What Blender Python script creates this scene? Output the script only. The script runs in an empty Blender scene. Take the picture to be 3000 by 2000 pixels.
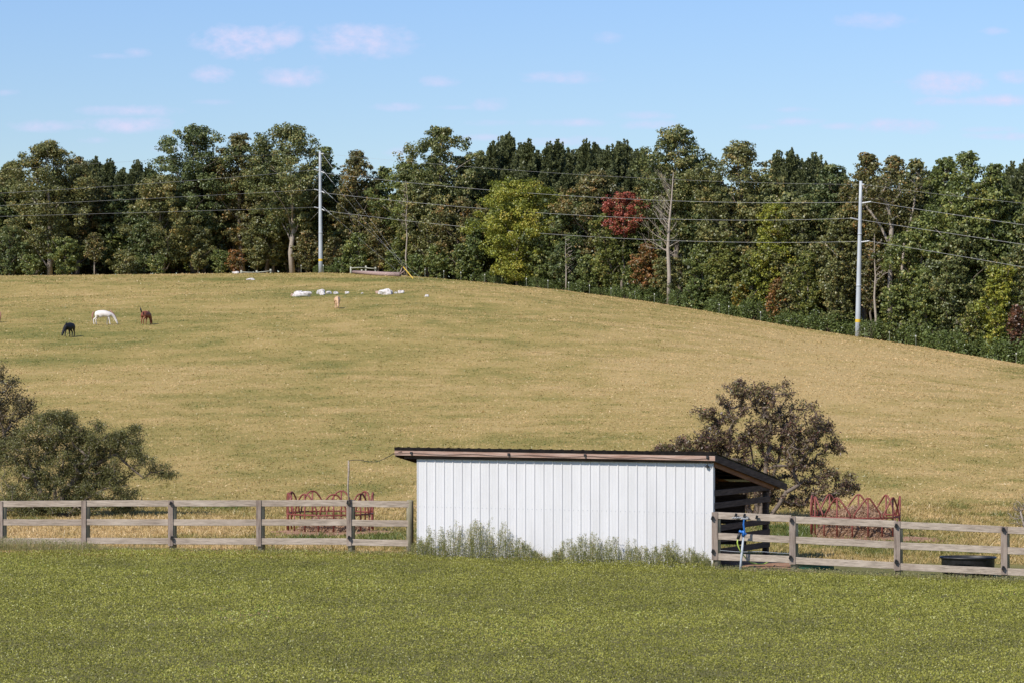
import bpy, math, random
import numpy as np
from mathutils import Vector, Matrix
R = math.radians
rng = np.random.default_rng(7)
random.seed(7)
S = bpy.context.scene

# ---------------------------------------------------------------- camera / sky / sun / exposure
F = 8000.0          # focal length in photograph pixels (3000 wide)
H = 4.26            # eye height above the yard by the shed
HOR = 1100.0        # horizon row in the photograph
cam_d = bpy.data.cameras.new('camera'); cam = bpy.data.objects.new('camera', cam_d)
S.collection.objects.link(cam); S.camera = cam
cam.location = (0, 0, H); cam.rotation_euler = (R(90), 0, 0)
cam_d.sensor_width = 36; cam_d.lens = F/3000*36; cam_d.shift_y = (HOR-1000)/3000
cam_d.clip_start = 0.5; cam_d.clip_end = 20000

SUN_EL, SUN_AZ = 43.0, 42.0        # light travels forward and 42 deg to the right
ld = Vector((math.sin(R(SUN_AZ))*math.cos(R(SUN_EL)), math.cos(R(SUN_AZ))*math.cos(R(SUN_EL)), -math.sin(R(SUN_EL))))
sun_d = bpy.data.lights.new('sun', 'SUN'); sun_d.energy = 4.1; sun_d.angle = R(0.5); sun_d.color = (1, .93, .83)
sun = bpy.data.objects.new('sun', sun_d); S.collection.objects.link(sun)
sun.rotation_euler = ld.to_track_quat('-Z', 'Y').to_euler(); sun.location = (-40, -40, 60)

S.view_settings.view_transform = 'Standard'; S.view_settings.look = 'None'
S.view_settings.gamma = 1; S.view_settings.exposure = 0.3
S.render.engine = 'CYCLES'
S.cycles.max_bounces = 6; S.cycles.diffuse_bounces = 3; S.cycles.glossy_bounces = 2
S.cycles.transmission_bounces = 3; S.cycles.transparent_max_bounces = 4
S.cycles.use_denoising = True

W = bpy.data.worlds.new('World'); S.world = W; W.use_nodes = True
nt = W.node_tree; N = nt.nodes; L = nt.links; N.clear()
def wn(t, **k):
    n = N.new(t)
    for a, b in k.items(): setattr(n, a, b)
    return n
def wm(op, a, b=None, c=None, clamp=False):
    n = N.new('ShaderNodeMath'); n.operation = op; n.use_clamp = clamp
    for i, v in enumerate((a, b, c)):
        if v is None: continue
        if isinstance(v, (int, float)): n.inputs[i].default_value = v
        else: L.new(v, n.inputs[i])
    return n.outputs[0]
sky = wn('ShaderNodeTexSky', sky_type='NISHITA', sun_disc=False)
sky.sun_elevation = R(SUN_EL); sky.sun_rotation = R(180+SUN_AZ)
sky.altitude = 200; sky.air_density = 1.0; sky.dust_density = 0.15; sky.ozone_density = 3.0
tc = wn('ShaderNodeTexCoord'); sep = wn('ShaderNodeSeparateXYZ'); L.new(tc.outputs['Generated'], sep.inputs[0])
ymax = wm('MAXIMUM', sep.outputs[1], 0.05)
u = wm('DIVIDE', sep.outputs[0], ymax); v = wm('DIVIDE', sep.outputs[2], ymax)
cmb = wn('ShaderNodeCombineXYZ'); L.new(u, cmb.inputs[0]); L.new(v, cmb.inputs[1])
def cn(scale, detail, sy=1.6):
    mp = wn('ShaderNodeMapping'); mp.inputs['Scale'].default_value = (1, sy, 1); L.new(cmb.outputs[0], mp.inputs[0])
    n = wn('ShaderNodeTexNoise'); n.inputs['Scale'].default_value = scale; n.inputs['Detail'].default_value = detail
    n.inputs['Roughness'].default_value = .6; L.new(mp.outputs[0], n.inputs['Vector']); return n.outputs[0]
n1 = wm('SUBTRACT', cn(95, 6), .5)
n2 = wm('SUBTRACT', cn(260, 4), .5)
nz = wm('ADD', wm('MULTIPLY', n1, 2.6), wm('MULTIPLY', n2, 1.0))
# clouds: photograph x, y of centre, half width, half height, strength
CL = [(700,122,125,44,1.0),(830,108,60,34,.75),(1050,120,140,46,.85),(1130,140,110,22,.5),(620,222,62,28,.75),(860,226,90,28,.75),(1290,240,55,16,.6),
(380,325,150,16,.6),(370,366,140,22,.8),(125,370,90,18,.6),(400,155,40,14,.45),(330,165,60,9,.35),(1160,314,70,14,.55),(1430,308,55,20,.5),(1340,316,60,8,.35),(1640,228,110,18,.6),(1700,220,50,12,.4),
(2560,60,110,22,.5),(2910,92,40,12,.5),(1780,112,45,16,.4),(2770,245,110,34,.8),(2800,228,60,22,.5),(2740,298,60,14,.6),(2930,296,110,18,.7),(2970,226,50,20,.7),
(2630,370,110,22,.8),(2460,370,70,10,.45),(2340,358,80,13,.5),(2960,400,120,12,.6),(2900,380,80,10,.4),(1680,360,120,12,.5),(1900,366,80,14,.55),(1880,340,90,12,.4),(1440,360,70,10,.35),(1650,418,130,14,.5),(1420,404,80,10,.45),(1720,408,60,10,.4),
(20,272,40,10,.4),(275,412,45,10,.35),(630,300,60,8,.3),(2330,322,60,8,.35),(2220,372,50,9,.35),(490,435,60,12,.35),(1190,446,60,14,.4)]
den = None
for (x, y, hw, hh, s) in CL:
    du = wm('MULTIPLY', wm('SUBTRACT', u, (x-1500)/F), F/(hw*1.22)); dv = wm('MULTIPLY', wm('SUBTRACT', v, (HOR-y)/F), F/(hh*1.22))
    d2 = wm('ADD', wm('MULTIPLY', du, du), wm('MULTIPLY', dv, dv))
    f = wm('MULTIPLY', wm('ADD', wm('SUBTRACT', 1.0, d2), nz), s*0.85)
    f = wm('MULTIPLY', wm('MAXIMUM', f, 0.0), wm('MAXIMUM', wm('SUBTRACT', 1.0, wm('MULTIPLY', d2, .36)), 0.0), clamp=True)
    den = f if den is None else wm('MAXIMUM', den, f)
den = wm('MULTIPLY', wm('MULTIPLY', den, wm('GREATER_THAN', sep.outputs[1], .06)), 0.92, clamp=True)
tint = wn('ShaderNodeMixRGB', blend_type='MULTIPLY'); tint.inputs[0].default_value = 1
gr = wn('ShaderNodeValToRGB'); L.new(sep.outputs[2], gr.inputs[0])
gr.color_ramp.elements[0].position = 0.02; gr.color_ramp.elements[0].color = (.68, .66, .64, 1)
gr.color_ramp.elements[1].position = 0.16; gr.color_ramp.elements[1].color = (.69, .75, .90, 1)
L.new(sky.outputs[0], tint.inputs[1]); L.new(gr.outputs[0], tint.inputs[2])
mixc = wn('ShaderNodeMixRGB'); L.new(den, mixc.inputs[0]); L.new(tint.outputs[0], mixc.inputs[1])
shade = wn('ShaderNodeValToRGB'); L.new(wm('ADD', wm('MULTIPLY', den, 1.0), wm('MULTIPLY', n1, .8)), shade.inputs[0])
shade.color_ramp.elements[0].color = (4.05, 4.35, 6.3, 1); shade.color_ramp.elements[1].color = (4.75, 4.6, 6.0, 1)
L.new(shade.outputs[0], mixc.inputs[2])
bg = wn('ShaderNodeBackground'); bg.inputs[1].default_value = 0.13; L.new(mixc.outputs[0], bg.inputs[0])
wo = wn('ShaderNodeOutputWorld'); L.new(bg.outputs[0], wo.inputs[0])

# ---------------------------------------------------------------- helpers
def P(px, py, D): return Vector(((px-1500)/F*D, D, H+(HOR-py)/F*D))
def tag(o, label=None, cat=None, group=None, kind=None):
    if label: o['label'] = label
    if cat: o['category'] = cat
    if group: o['group'] = group
    if kind: o['kind'] = kind
    return o
def empty(name, loc, rz=0, label=None, cat=None, group=None):
    o = bpy.data.objects.new(name, None); S.collection.objects.link(o)
    o.location = loc; o.rotation_euler = (0, 0, rz); o.empty_display_size = .2
    return tag(o, label, cat, group)
def mesh_obj(name, me, mat, parent=None, smooth=False):
    if mat: me.materials.append(mat)
    if smooth: me.polygons.foreach_set('use_smooth', np.ones(len(me.polygons), bool))
    o = bpy.data.objects.new(name, me); S.collection.objects.link(o)
    if parent is not None:
        o.parent = parent
    return o
class MB:
    """collects shapes for ONE mesh; coordinates are local to the thing it goes to"""
    def __init__(s, org=(0,0,0)): s.v = []; s.f = []; s.org = Vector(org)
    def add(s, vs, fs):
        n = len(s.v); s.v += [tuple(Vector(a)-s.org) for a in vs]; s.f += [tuple(i+n for i in f) for f in fs]; return s
    def box(s, c, size, rz=0, rx=0, ry=0):
        M = Matrix.Rotation(rz, 3, 'Z') @ Matrix.Rotation(ry, 3, 'Y') @ Matrix.Rotation(rx, 3, 'X'); c = Vector(c)
        vs = [c + M @ Vector((size[0]*a/2, size[1]*b/2, size[2]*d/2)) for a in (-1,1) for b in (-1,1) for d in (-1,1)]
        return s.add(vs, [(0,1,3,2),(4,6,7,5),(0,4,5,1),(2,3,7,6),(0,2,6,4),(1,5,7,3)])
    def beam(s, a, b, w, h, up=(0,0,1), bev=0.0, seg=1, wob=0.0):
        """a box from a to b, w across, h along up; slightly chamfered"""
        a = Vector(a); b = Vector(b); d = (b-a).normalized(); up = Vector(up)
        side = d.cross(up).normalized(); up = side.cross(d).normalized()
        bev = bev or min(w, h)*.12
        prof = [(-w/2+bev,-h/2),(w/2-bev,-h/2),(w/2,-h/2+bev),(w/2,h/2-bev),(w/2-bev,h/2),(-w/2+bev,h/2),(-w/2,h/2-bev),(-w/2,-h/2+bev)]
        vs = []; n = 8
        for k in range(seg+1):
            c = a.lerp(b, k/seg) + up*(random.uniform(-wob, wob) if 0 < k < seg else 0)
            vs += [c + side*p + up*q for p, q in prof]
        fs = [(k*n+i, k*n+(i+1)%n, (k+1)*n+(i+1)%n, (k+1)*n+i) for k in range(seg) for i in range(n)]
        fs += [tuple(range(n-1,-1,-1)), tuple(seg*n+i for i in range(n))]
        return s.add(vs, fs)
    def tube(s, pts, rad, n=6, closed=False, cap=True):
        pts = [Vector(p) for p in pts]; m = len(pts)
        if isinstance(rad, (int, float)): rad = [rad]*m
        vs = []; ref = None
        for i, p in enumerate(pts):
            if closed: d = pts[(i+1)%m]-pts[i-1]
            else: d = pts[min(i+1, m-1)]-pts[max(i-1, 0)]
            d = d.normalized() if d.length > 1e-9 else Vector((0,0,1))
            if ref is None: ref = Vector((1,0,0)) if abs(d.x) < .8 else Vector((0,1,0))
            ref = (ref - d*ref.dot(d)).normalized(); q = d.cross(ref)
            vs += [p + (ref*math.cos(2*math.pi*j/n) + q*math.sin(2*math.pi*j/n))*rad[i] for j in range(n)]
        fs = []
        for i in range(m if closed else m-1):
            k = (i+1) % m
            fs += [(i*n+j, i*n+(j+1)%n, k*n+(j+1)%n, k*n+j) for j in range(n)]
        if cap and not closed: fs += [tuple(range(n-1,-1,-1)), tuple((m-1)*n+j for j in range(n))]
        return s.add(vs, fs)
    def lathe(s, c, prof, n=24, sx=1, sy=1, rz=0):
        c = Vector(c); vs = []
        for r, z in prof:
            for j in range(n):
                a = 2*math.pi*j/n; x, y = r*sx*math.cos(a), r*sy*math.sin(a)
                vs.append(c + Vector((x*math.cos(rz)-y*math.sin(rz), x*math.sin(rz)+y*math.cos(rz), z)))
        fs = [(i*n+j, i*n+(j+1)%n, (i+1)*n+(j+1)%n, (i+1)*n+j) for i in range(len(prof)-1) for j in range(n)]
        return s.add(vs, fs)
    def build(s, name, mat, parent=None, smooth=False):
        me = bpy.data.meshes.new(name); me.from_pydata(s.v, [], s.f); me.update()
        return mesh_obj(name, me, mat, parent, smooth)

def hash2(ix, iy, seed):
    h = (ix.astype(np.int64)*374761393 + iy.astype(np.int64)*668265263 + seed*974634777) & 0x7fffffff
    h = ((h ^ (h >> 13))*1274126177) & 0x7fffffff
    return ((h ^ (h >> 16)) & 0xffff)/65535.0
def vnoise(x, y, seed=0):
    x = np.asarray(x, float); y = np.asarray(y, float)
    ix = np.floor(x); iy = np.floor(y); fx = x-ix; fy = y-iy
    fx = fx*fx*(3-2*fx); fy = fy*fy*(3-2*fy)
    a = hash2(ix, iy, seed); b = hash2(ix+1, iy, seed); c = hash2(ix, iy+1, seed); d = hash2(ix+1, iy+1, seed)
    return (a*(1-fx)+b*fx)*(1-fy) + (c*(1-fx)+d*fx)*fy
def fbm(x, y, seed=0, oct=4):
    t = 0; a = .5; s = 0
    for k in range(oct): t = t + a*vnoise(x*2**k, y*2**k, seed+k*17); s += a; a *= .5
    return t/s

# ---------------------------------------------------------------- materials
def mat(name, rough=.8, spec=.3):
    m = bpy.data.materials.new(name); m.use_nodes = True
    b = m.node_tree.nodes['Principled BSDF']; b.inputs['Roughness'].default_value = rough
    b.inputs['Specular IOR Level'].default_value = spec
    return m, m.node_tree, b
def ramp(t, stops, src):
    r = t.nodes.new('ShaderNodeValToRGB'); el = r.color_ramp.elements
    while len(el) < len(stops): el.new(.5)
    for e, (p, c) in zip(el, stops): e.position = p; e.color = (*c, 1)
    t.links.new(src, r.inputs[0]); return r.outputs[0]
def noise(t, scale, detail=5, vec=None, sc=None, rough=.6, coord='Object'):
    n = t.nodes.new('ShaderNodeTexNoise'); n.inputs['Scale'].default_value = scale; n.inputs['Detail'].default_value = detail
    n.inputs['Roughness'].default_value = rough
    c = t.nodes.new('ShaderNodeTexCoord'); src = c.outputs[coord]
    if sc:
        mp = t.nodes.new('ShaderNodeMapping'); mp.inputs['Scale'].default_value = sc; t.links.new(src, mp.inputs[0]); src = mp.outputs[0]
    t.links.new(src, n.inputs['Vector']); return n.outputs[0]
def bump(t, b, src, strength=.3, dist=.02):
    n = t.nodes.new('ShaderNodeBump'); n.inputs['Strength'].default_value = strength; n.inputs['Distance'].default_value = dist
    t.links.new(src, n.inputs['Height']); t.links.new(n.outputs[0], b.inputs['Normal'])
def noisy(name, stops, scale=8, sc=None, rough=.8, spec=.3, bmp=.2, dist=.01, metal=0):
    m, t, b = mat(name, rough, spec); n = noise(t, scale, 6, sc=sc)
    t.links.new(ramp(t, stops, n), b.inputs['Base Color']); b.inputs['Metallic'].default_value = metal
    if bmp: bump(t, b, n, bmp, dist)
    return m
def leafmat(name, stops, trans=.25):
    m = bpy.data.materials.new(name); m.use_nodes = True; t = m.node_tree; t.nodes.clear()
    at = t.nodes.new('ShaderNodeAttribute'); at.attribute_name = 'tint'
    c = ramp(t, stops, at.outputs['Fac'])
    d = t.nodes.new('ShaderNodeBsdfDiffuse'); tr = t.nodes.new('ShaderNodeBsdfTranslucent'); g = t.nodes.new('ShaderNodeBsdfGlossy')
    g.inputs['Roughness'].default_value = .45; g.inputs[0].default_value = (.8, .85, .9, 1)
    mx = t.nodes.new('ShaderNodeMixShader'); mx.inputs[0].default_value = trans
    mg = t.nodes.new('ShaderNodeMixShader'); mg.inputs[0].default_value = .035
    t.links.new(c, d.inputs[0]); t.links.new(c, tr.inputs[0])
    t.links.new(d.outputs[0], mx.inputs[1]); t.links.new(tr.outputs[0], mx.inputs[2])
    t.links.new(mx.outputs[0], mg.inputs[1]); t.links.new(g.outputs[0], mg.inputs[2])
    o = t.nodes.new('ShaderNodeOutputMaterial'); t.links.new(mg.outputs[0], o.inputs[0]); return m
def lerp3(a, b, t): return tuple(a[i]*(1-t)+b[i]*t for i in range(3))
PAL = {
 'fresh': [(0,(.045,.06,.016)),(.4,(.13,.155,.034)),(.8,(.24,.25,.055)),(1,(.34,.28,.07))],  # dark leaf, usual leaf, light leaf, odd leaf
 'oak': [(0, (0.051, 0.065, 0.022)), (0.4, (0.126, 0.151, 0.045)), (0.8, (0.237, 0.244, 0.084)), (1, (0.360, 0.288, 0.100))],
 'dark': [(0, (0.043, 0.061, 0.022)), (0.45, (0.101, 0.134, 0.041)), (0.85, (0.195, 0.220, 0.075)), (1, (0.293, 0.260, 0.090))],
 'olive': [(0, (0.059, 0.066, 0.021)), (0.4, (0.145, 0.158, 0.051)), (0.8, (0.251, 0.238, 0.079)), (1, (0.343, 0.245, 0.079))],
 'brown': [(0, (0.054, 0.057, 0.019)), (0.4, (0.126, 0.131, 0.041)), (0.75, (0.216, 0.179, 0.060)), (1, (0.360, 0.207, 0.066))],
 'green': [(0, (0.048, 0.068, 0.020)), (0.45, (0.132, 0.165, 0.042)), (0.85, (0.250, 0.278, 0.075)), (1, (0.389, 0.344, 0.091))],
 'lime': [(0, (0.073, 0.097, 0.015)), (0.35, (0.194, 0.223, 0.029)), (0.75, (0.349, 0.349, 0.049)), (1, (0.466, 0.369, 0.068))],
 'yellow':[(0,(.08,.07,.012)),(.5,(.25,.20,.03)),(.9,(.42,.30,.05)),(1,(.45,.22,.05))],
 'orange':[(0,(.05,.05,.014)),(.35,(.15,.12,.03)),(.6,(.27,.12,.04)),(1,(.40,.18,.05))],
 'rust':  [(0,(.04,.03,.014)),(.5,(.12,.06,.03)),(1,(.24,.10,.05))],
 'red': [(0, (0.09, 0.022, 0.016)), (0.4, (0.33, 0.075, 0.05)), (0.8, (0.48, 0.15, 0.09)), (1, (0.16, 0.15, 0.05))],
 'pine': [(0, (0.05, 0.062, 0.028)), (0.5, (0.13, 0.148, 0.058)), (0.9, (0.22, 0.235, 0.095)), (1, (0.27, 0.25, 0.12))],
 'cedar': [(0, (0.053, 0.071, 0.022)), (0.5, (0.124, 0.166, 0.043)), (0.9, (0.226, 0.273, 0.075)), (1, (0.330, 0.287, 0.088))],
 'plum': [(0, (0.055, 0.036, 0.03)), (0.3, (0.145, 0.08, 0.065)), (0.55, (0.18, 0.145, 0.065)), (0.8, (0.15, 0.155, 0.055)), (1, (0.34, 0.11, 0.08))],
 'willow': [(0, (0.048, 0.05, 0.018)), (0.45, (0.155, 0.155, 0.05)), (0.85, (0.26, 0.25, 0.085)), (1, (0.33, 0.27, 0.12))],
 'sparse':[(0,(.05,.04,.02)),(.4,(.11,.10,.04)),(.7,(.16,.11,.055)),(1,(.22,.09,.055))],
}
LM = {k: leafmat('leaf_'+k, v, .22) for k, v in PAL.items()}
M_bark = noisy('bark', [(.3,(.10,.08,.062)),(.7,(.30,.255,.21))], 3, (6,6,1), .9, .1, .5, .05)
M_palebark = noisy('pale_bark', [(.3,(.22,.185,.15)),(.7,(.48,.42,.36))], 3, (6,6,1), .9, .1, .4, .04)
M_twig = noisy('twig_bark', [(.3,(.10,.08,.065)),(.7,(.26,.21,.17))], 8, (6,6,1), .9, .1, .3, .01)
M_deadtwig = noisy('grey_twig_bark', [(.3,(.26,.22,.19)),(.7,(.45,.40,.35))], 8, (6,6,1), .9, .1, .3, .01)
def woodmat(name, dark, mid, light, sc=(1.2, 8, 22)):
    m, t, b = mat(name, .85, .2)
    n = noise(t, 1.6, 8, sc=sc, rough=.7); n2 = noise(t, .9, 3, sc=(1, 1, 2))
    c1 = ramp(t, [(.28,dark),(.5,mid),(.72,light)], n)
    mx = t.nodes.new('ShaderNodeMixRGB'); mx.blend_type = 'MULTIPLY'; mx.inputs[0].default_value = .55
    t.links.new(c1, mx.inputs[1]); t.links.new(ramp(t, [(.3,(.55,.50,.48)),(.6,(1,1,1))], n2), mx.inputs[2])
    t.links.new(mx.outputs[0], b.inputs['Base Color']); bump(t, b, n, .5, .008); return m
M_rail = woodmat('weathered_board', (.18,.15,.12), (.41,.345,.28), (.56,.48,.40))
M_board = woodmat('weathered_upright', (.12,.095,.08), (.33,.265,.22), (.46,.385,.32), (9, 9, 1.2))
M_post = woodmat('treated_post', (.13,.125,.08), (.30,.275,.19), (.44,.40,.30), (9, 9, 1.2))
M_fascia = woodmat('fascia_board', (.22,.12,.09), (.42,.28,.22), (.60,.49,.43), (1.0, 1.0, 26))
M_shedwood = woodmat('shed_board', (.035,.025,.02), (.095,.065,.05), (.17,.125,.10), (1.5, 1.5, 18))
M_rafter = woodmat('rafter_board', (.14,.065,.035), (.26,.125,.065), (.34,.18,.10), (1.5, 1.5, 18))
M_black = noisy('black_plastic', [(.3,(.010,.010,.011)),(.7,(.03,.03,.033))], 10, None, .45, .5, .1)
M_eave_shade = noisy('eave_shade_black', [(.3,(.006,.005,.005)),(.7,(.02,.017,.016))], 10, None, .9, .1, .2)  # near black standing in for shade under the roof edge
M_redsteel = noisy('red_oxide_paint', [(.3,(.14,.035,.026)),(.55,(.23,.06,.045)),(.75,(.30,.11,.085))], 9, None, .5, .4, .1)
M_galv = noisy('galvanised_steel', [(.3,(.36,.40,.44)),(.7,(.50,.54,.58))], 1.5, (1,1,.3), .55, .4, .05)
M_wire = noisy('aluminium_wire', [(.3,(.30,.30,.30)),(.7,(.42,.42,.42))], 3, None, .5, .4, 0)
M_guy = noisy('guy_wire_steel', [(.3,(.28,.28,.28)),(.7,(.42,.42,.42))], 3, None, .5, .4, 0)
M_ins = noisy('grey_insulator', [(.3,(.46,.48,.50)),(.7,(.6,.62,.64))], 3, None, .4, .5, 0)
M_yellow = noisy('yellow_plastic', [(.3,(.62,.40,.03)),(.7,(.75,.52,.06))], 6, None, .5, .4, 0)
M_white = noisy('white_cap_plastic', [(.3,(.7,.7,.68)),(.7,(.82,.82,.8))], 6, None, .5, .4, 0)
M_tpost = noisy('steel_post_paint', [(.3,(.12,.14,.10)),(.7,(.25,.26,.2))], 6, None, .7, .3, 0)
M_palepost = noisy('grey_round_post', [(.3,(.30,.31,.25)),(.7,(.46,.46,.39))], 4, (4,4,1), .85, .2, .2)
M_log = noisy('debarked_log', [(.3,(.16,.11,.10)),(.7,(.50,.37,.34))], 2.5, (1,4,4), .9, .1, .4, .03)
M_rock = noisy('pale_rock', [(.32,(.30,.26,.25)),(.5,(.62,.58,.56)),(.7,(.74,.72,.71))], 3.5, None, .9, .2, .5, .05)
M_rock2 = noisy('tan_rock', [(.35,(.34,.22,.16)),(.7,(.58,.44,.36))], 3.5, None, .9, .2, .5, .05)
M_green = noisy('green_plastic', [(.3,(.025,.10,.075)),(.7,(.05,.17,.13))], 5, None, .4, .5, .05)
M_blue = noisy('blue_cast_paint', [(.3,(.02,.14,.48)),(.7,(.04,.22,.62))], 9, None, .4, .5, .05)
M_hose = noisy('yellow_green_hose', [(.3,(.45,.60,.08)),(.7,(.58,.70,.16))], 9, None, .5, .4, 0)
M_chain = noisy('grey_cable', [(.3,(.20,.21,.22)),(.7,(.42,.43,.44))], 30, None, .6, .4, .3)
M_dirt = noisy('bare_soil', [(.3,(.22,.11,.065)),(.7,(.42,.26,.17))], 2.5, None, .95, .1, .6, .05)
def metalwall():
    m, t, b = mat('white_painted_steel', .42, .4)
    n = noise(t, 1.1, 4, sc=(2, 2, .35)); n2 = noise(t, 40, 2)
    c = ramp(t, [(.3,(.61,.61,.62)),(.6,(.685,.685,.70))], n)
    mx = t.nodes.new('ShaderNodeMixRGB'); mx.blend_type = 'MULTIPLY'; mx.inputs[0].default_value = .12
    t.links.new(c, mx.inputs[1]); t.links.new(n2, mx.inputs[2]); t.links.new(mx.outputs[0], b.inputs['Base Color'])
    bump(t, b, noise(t, 2.5, 2), .25, .02); return m
M_wall = metalwall()

# ---------------------------------------------------------------- terrain
CR = np.array([(-1500,815),(0,809),(640,802),(940,800),(1150,806),(1275,816),(1403,827),(1658,852),(1913,887),(2066,912),(2296,954),(2513,988),(2679,1012),(3000,1069),(3600,1150),(5000,1290)], float)
DC = np.array([(-1500,500),(0,480),(940,470),(2513,374),(3000,347),(3600,325),(5000,300)], float)
NZ = np.array([(-60,.10),(-12,.06),(0,.03),(4.5,0),(10,-.12),(25,-.3),(60,-.4)], float)
ZM = -.12; Y0 = 84.0
def crest(px): return np.interp(px, CR[:,0], CR[:,1]), np.interp(px, DC[:,0], DC[:,1])
def ground(X, Y):
    X = np.asarray(X, float); Y = np.asarray(Y, float)
    px = 1500 + F*X/np.maximum(Y, 40.0)
    pyc, dc = crest(px)
    mc = (HOR-pyc)/F; zc = H + mc*dc
    u = np.clip((Y-Y0)/(dc-Y0), 0, 1); Lh = dc-Y0
    h01 = 3*u*u-2*u**3; h10 = u*(1-u)**2; h11 = u*u*(u-1)
    hill = ZM + (zc-ZM)*h01 + .02*Lh*h10*np.clip((Y-Y0)/40, 0, 1) + mc*Lh*h11
    e = np.clip(Y-dc, 0, 110); back = zc + mc*e - .0005*e*e
    near = np.interp(X, NZ[:,0], NZ[:,1]); k = np.clip((Y-62)/10, 0, 1); k = k*k*(3-2*k)
    z = np.where(Y < Y0, near*(1-k)+ZM*k, np.where(Y <= dc, hill, back))
    wob = (fbm(X/22+50, Y/30+9, 3, 3)-.5)*np.clip((Y-90)/120, 0, 1)*np.clip((dc-Y)/60, 0, 1)*1.0
    lump = (fbm(X/1.3+5, Y/1.3+5, 31, 3)-.5)*.05
    return z + wob + lump
def gz(x, y): return float(ground(np.array([x]), np.array([y]))[0])
def hit(px, py, d0=64, d1=500):
    d = np.linspace(d0, d1, 9000); x = (px-1500)/F*d
    g = ground(x, d); ray = H+(HOR-py)/F*d
    i = np.argmax(g >= ray) if np.any(g >= ray) else len(d)-1
    return Vector((x[i], d[i], g[i]))
def greenness(X, Y):
    """0 dry straw .. 1 green"""
    px = 1500 + F*X/np.maximum(Y, 40.0); py = HOR - F*(ground(X, Y)-H)/np.maximum(Y, 40.0)
    g = .34 + (fbm(X/14+3, Y/30+7, 11, 3)-.5)*.36 + (fbm(X/2.6, Y/5.5, 12, 4)-.5)*.72
    def blob(cx, cy, sx, sy, a): return a*np.exp(-((px-cx)/sx)**2-((py-cy)/sy)**2)
    g = g + blob(200, 985, 330, 40, .38) + blob(60, 1050, 260, 22, .2) + blob(420, 925, 300, 22, .22)+ blob(1000, 862, 260, 14, .35) + blob(1100, 820, 420, 8, .4)
    g = g + blob(950, 1565, 260, 30, .55) + blob(2500, 1560, 420, 45, .35) + blob(3000, 1090, 130, 16, .4) + blob(2550, 1610, 600, 55, .3) - blob(2350, 1080, 620, 110, .28) - blob(300, 1550, 480, 35, .3)
    g = g + (fbm(X/45, Y/2.4+X*.02, 15, 2)-.5)*.20 - np.clip((px-1400)/1600, 0, 1)*.10 + 0
    return np.clip(g, 0, 1)
def axis(parts):
    a = []
    for lo, hi, st in parts: a += list(np.arange(lo, hi, st))
    return np.array(a + [parts[-1][1]])
gx = axis([(-2500,-600,190),(-600,-160,22),(-160,-26,2.5),(-26,26,1.0),(26,160,2.5),(160,600,22),(600,2500,190)])
gy = axis([(-400,0,40),(0,30,5),(30,90,1.0),(90,540,2.0),(540,700,20),(700,4000,150)])
GX, GY = np.meshgrid(gx, gy); GZ = ground(GX.ravel(), GY.ravel())
nx, ny = len(gx), len(gy)
me = bpy.data.meshes.new('ground')
idx = np.arange(nx*ny).reshape(ny, nx)
q = np.stack([idx[:-1,:-1], idx[:-1,1:], idx[1:,1:], idx[1:,:-1]], -1).reshape(-1, 4)
def fill(me, V, Q, k=4):
    me.vertices.add(len(V)); me.vertices.foreach_set('co', np.asarray(V, np.float32).ravel())
    me.loops.add(Q.size); me.loops.foreach_set('vertex_index', Q.ravel().astype(np.int32))
    me.polygons.add(len(Q)); me.polygons.foreach_set('loop_start', np.arange(0, Q.size, k, dtype=np.int32))
    me.update(calc_edges=True)
fill(me, np.stack([GX.ravel(), GY.ravel(), GZ], -1), q)
a = me.attributes.new('green', 'FLOAT', 'POINT'); a.data.foreach_set('value', greenness(GX.ravel(), GY.ravel()).astype(np.float32))
m, t, b = mat('pasture_soil_and_grass', .95, .1)
at = t.nodes.new('ShaderNodeAttribute'); at.attribute_name = 'green'
nA = noise(t, .9, 8, sc=(1, .55, 1), rough=.75); nB = noise(t, 5, 6, rough=.75); nC = noise(t, .06, 4)
ad = t.nodes.new('ShaderNodeMath'); ad.operation = 'ADD'; t.links.new(at.outputs['Fac'], ad.inputs[0])
sb = t.nodes.new('ShaderNodeMath'); sb.operation = 'MULTIPLY_ADD'; t.links.new(nA, sb.inputs[0]); sb.inputs[1].default_value = .9; sb.inputs[2].default_value = -.45
t.links.new(sb.outputs[0], ad.inputs[1])
pc = ramp(t, [(.0,(.49,.355,.155)),(.3,(.39,.295,.105)),(.55,(.28,.235,.072)),(.8,(.165,.17,.045)),(1,(.10,.13,.03))], ad.outputs[0])
mx = t.nodes.new('ShaderNodeMixRGB'); mx.blend_type = 'MULTIPLY'; mx.inputs[0].default_value = .8
t.links.new(pc, mx.inputs[1]); t.links.new(ramp(t, [(.3,(.62,.60,.55)),(.6,(1.05,1.05,1.05))], nB), mx.inputs[2])
# the near yard is soil under weeds
geo = t.nodes.new('ShaderNodeNewGeometry'); sp = t.nodes.new('ShaderNodeSeparateXYZ'); t.links.new(geo.outputs['Position'], sp.inputs[0])
mr = t.nodes.new('ShaderNodeMapRange'); mr.inputs['From Min'].default_value = 62; mr.inputs['From Max'].default_value = 65.5; t.links.new(sp.outputs[1], mr.inputs[0])
mz = t.nodes.new('ShaderNodeMixRGB'); t.links.new(mr.outputs[0], mz.inputs[0])
t.links.new(ramp(t, [(.3,(.10,.10,.035)),(.7,(.22,.20,.08))], nB), mz.inputs[1]); t.links.new(mx.outputs[0], mz.inputs[2])
t.links.new(mz.outputs[0], b.inputs['Base Color']); bump(t, b, nB, .6, .06)
go = mesh_obj('ground', me, m, None, True); tag(go, 'rolling pasture hillside rising to the wood edge', kind='structure')

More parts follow.
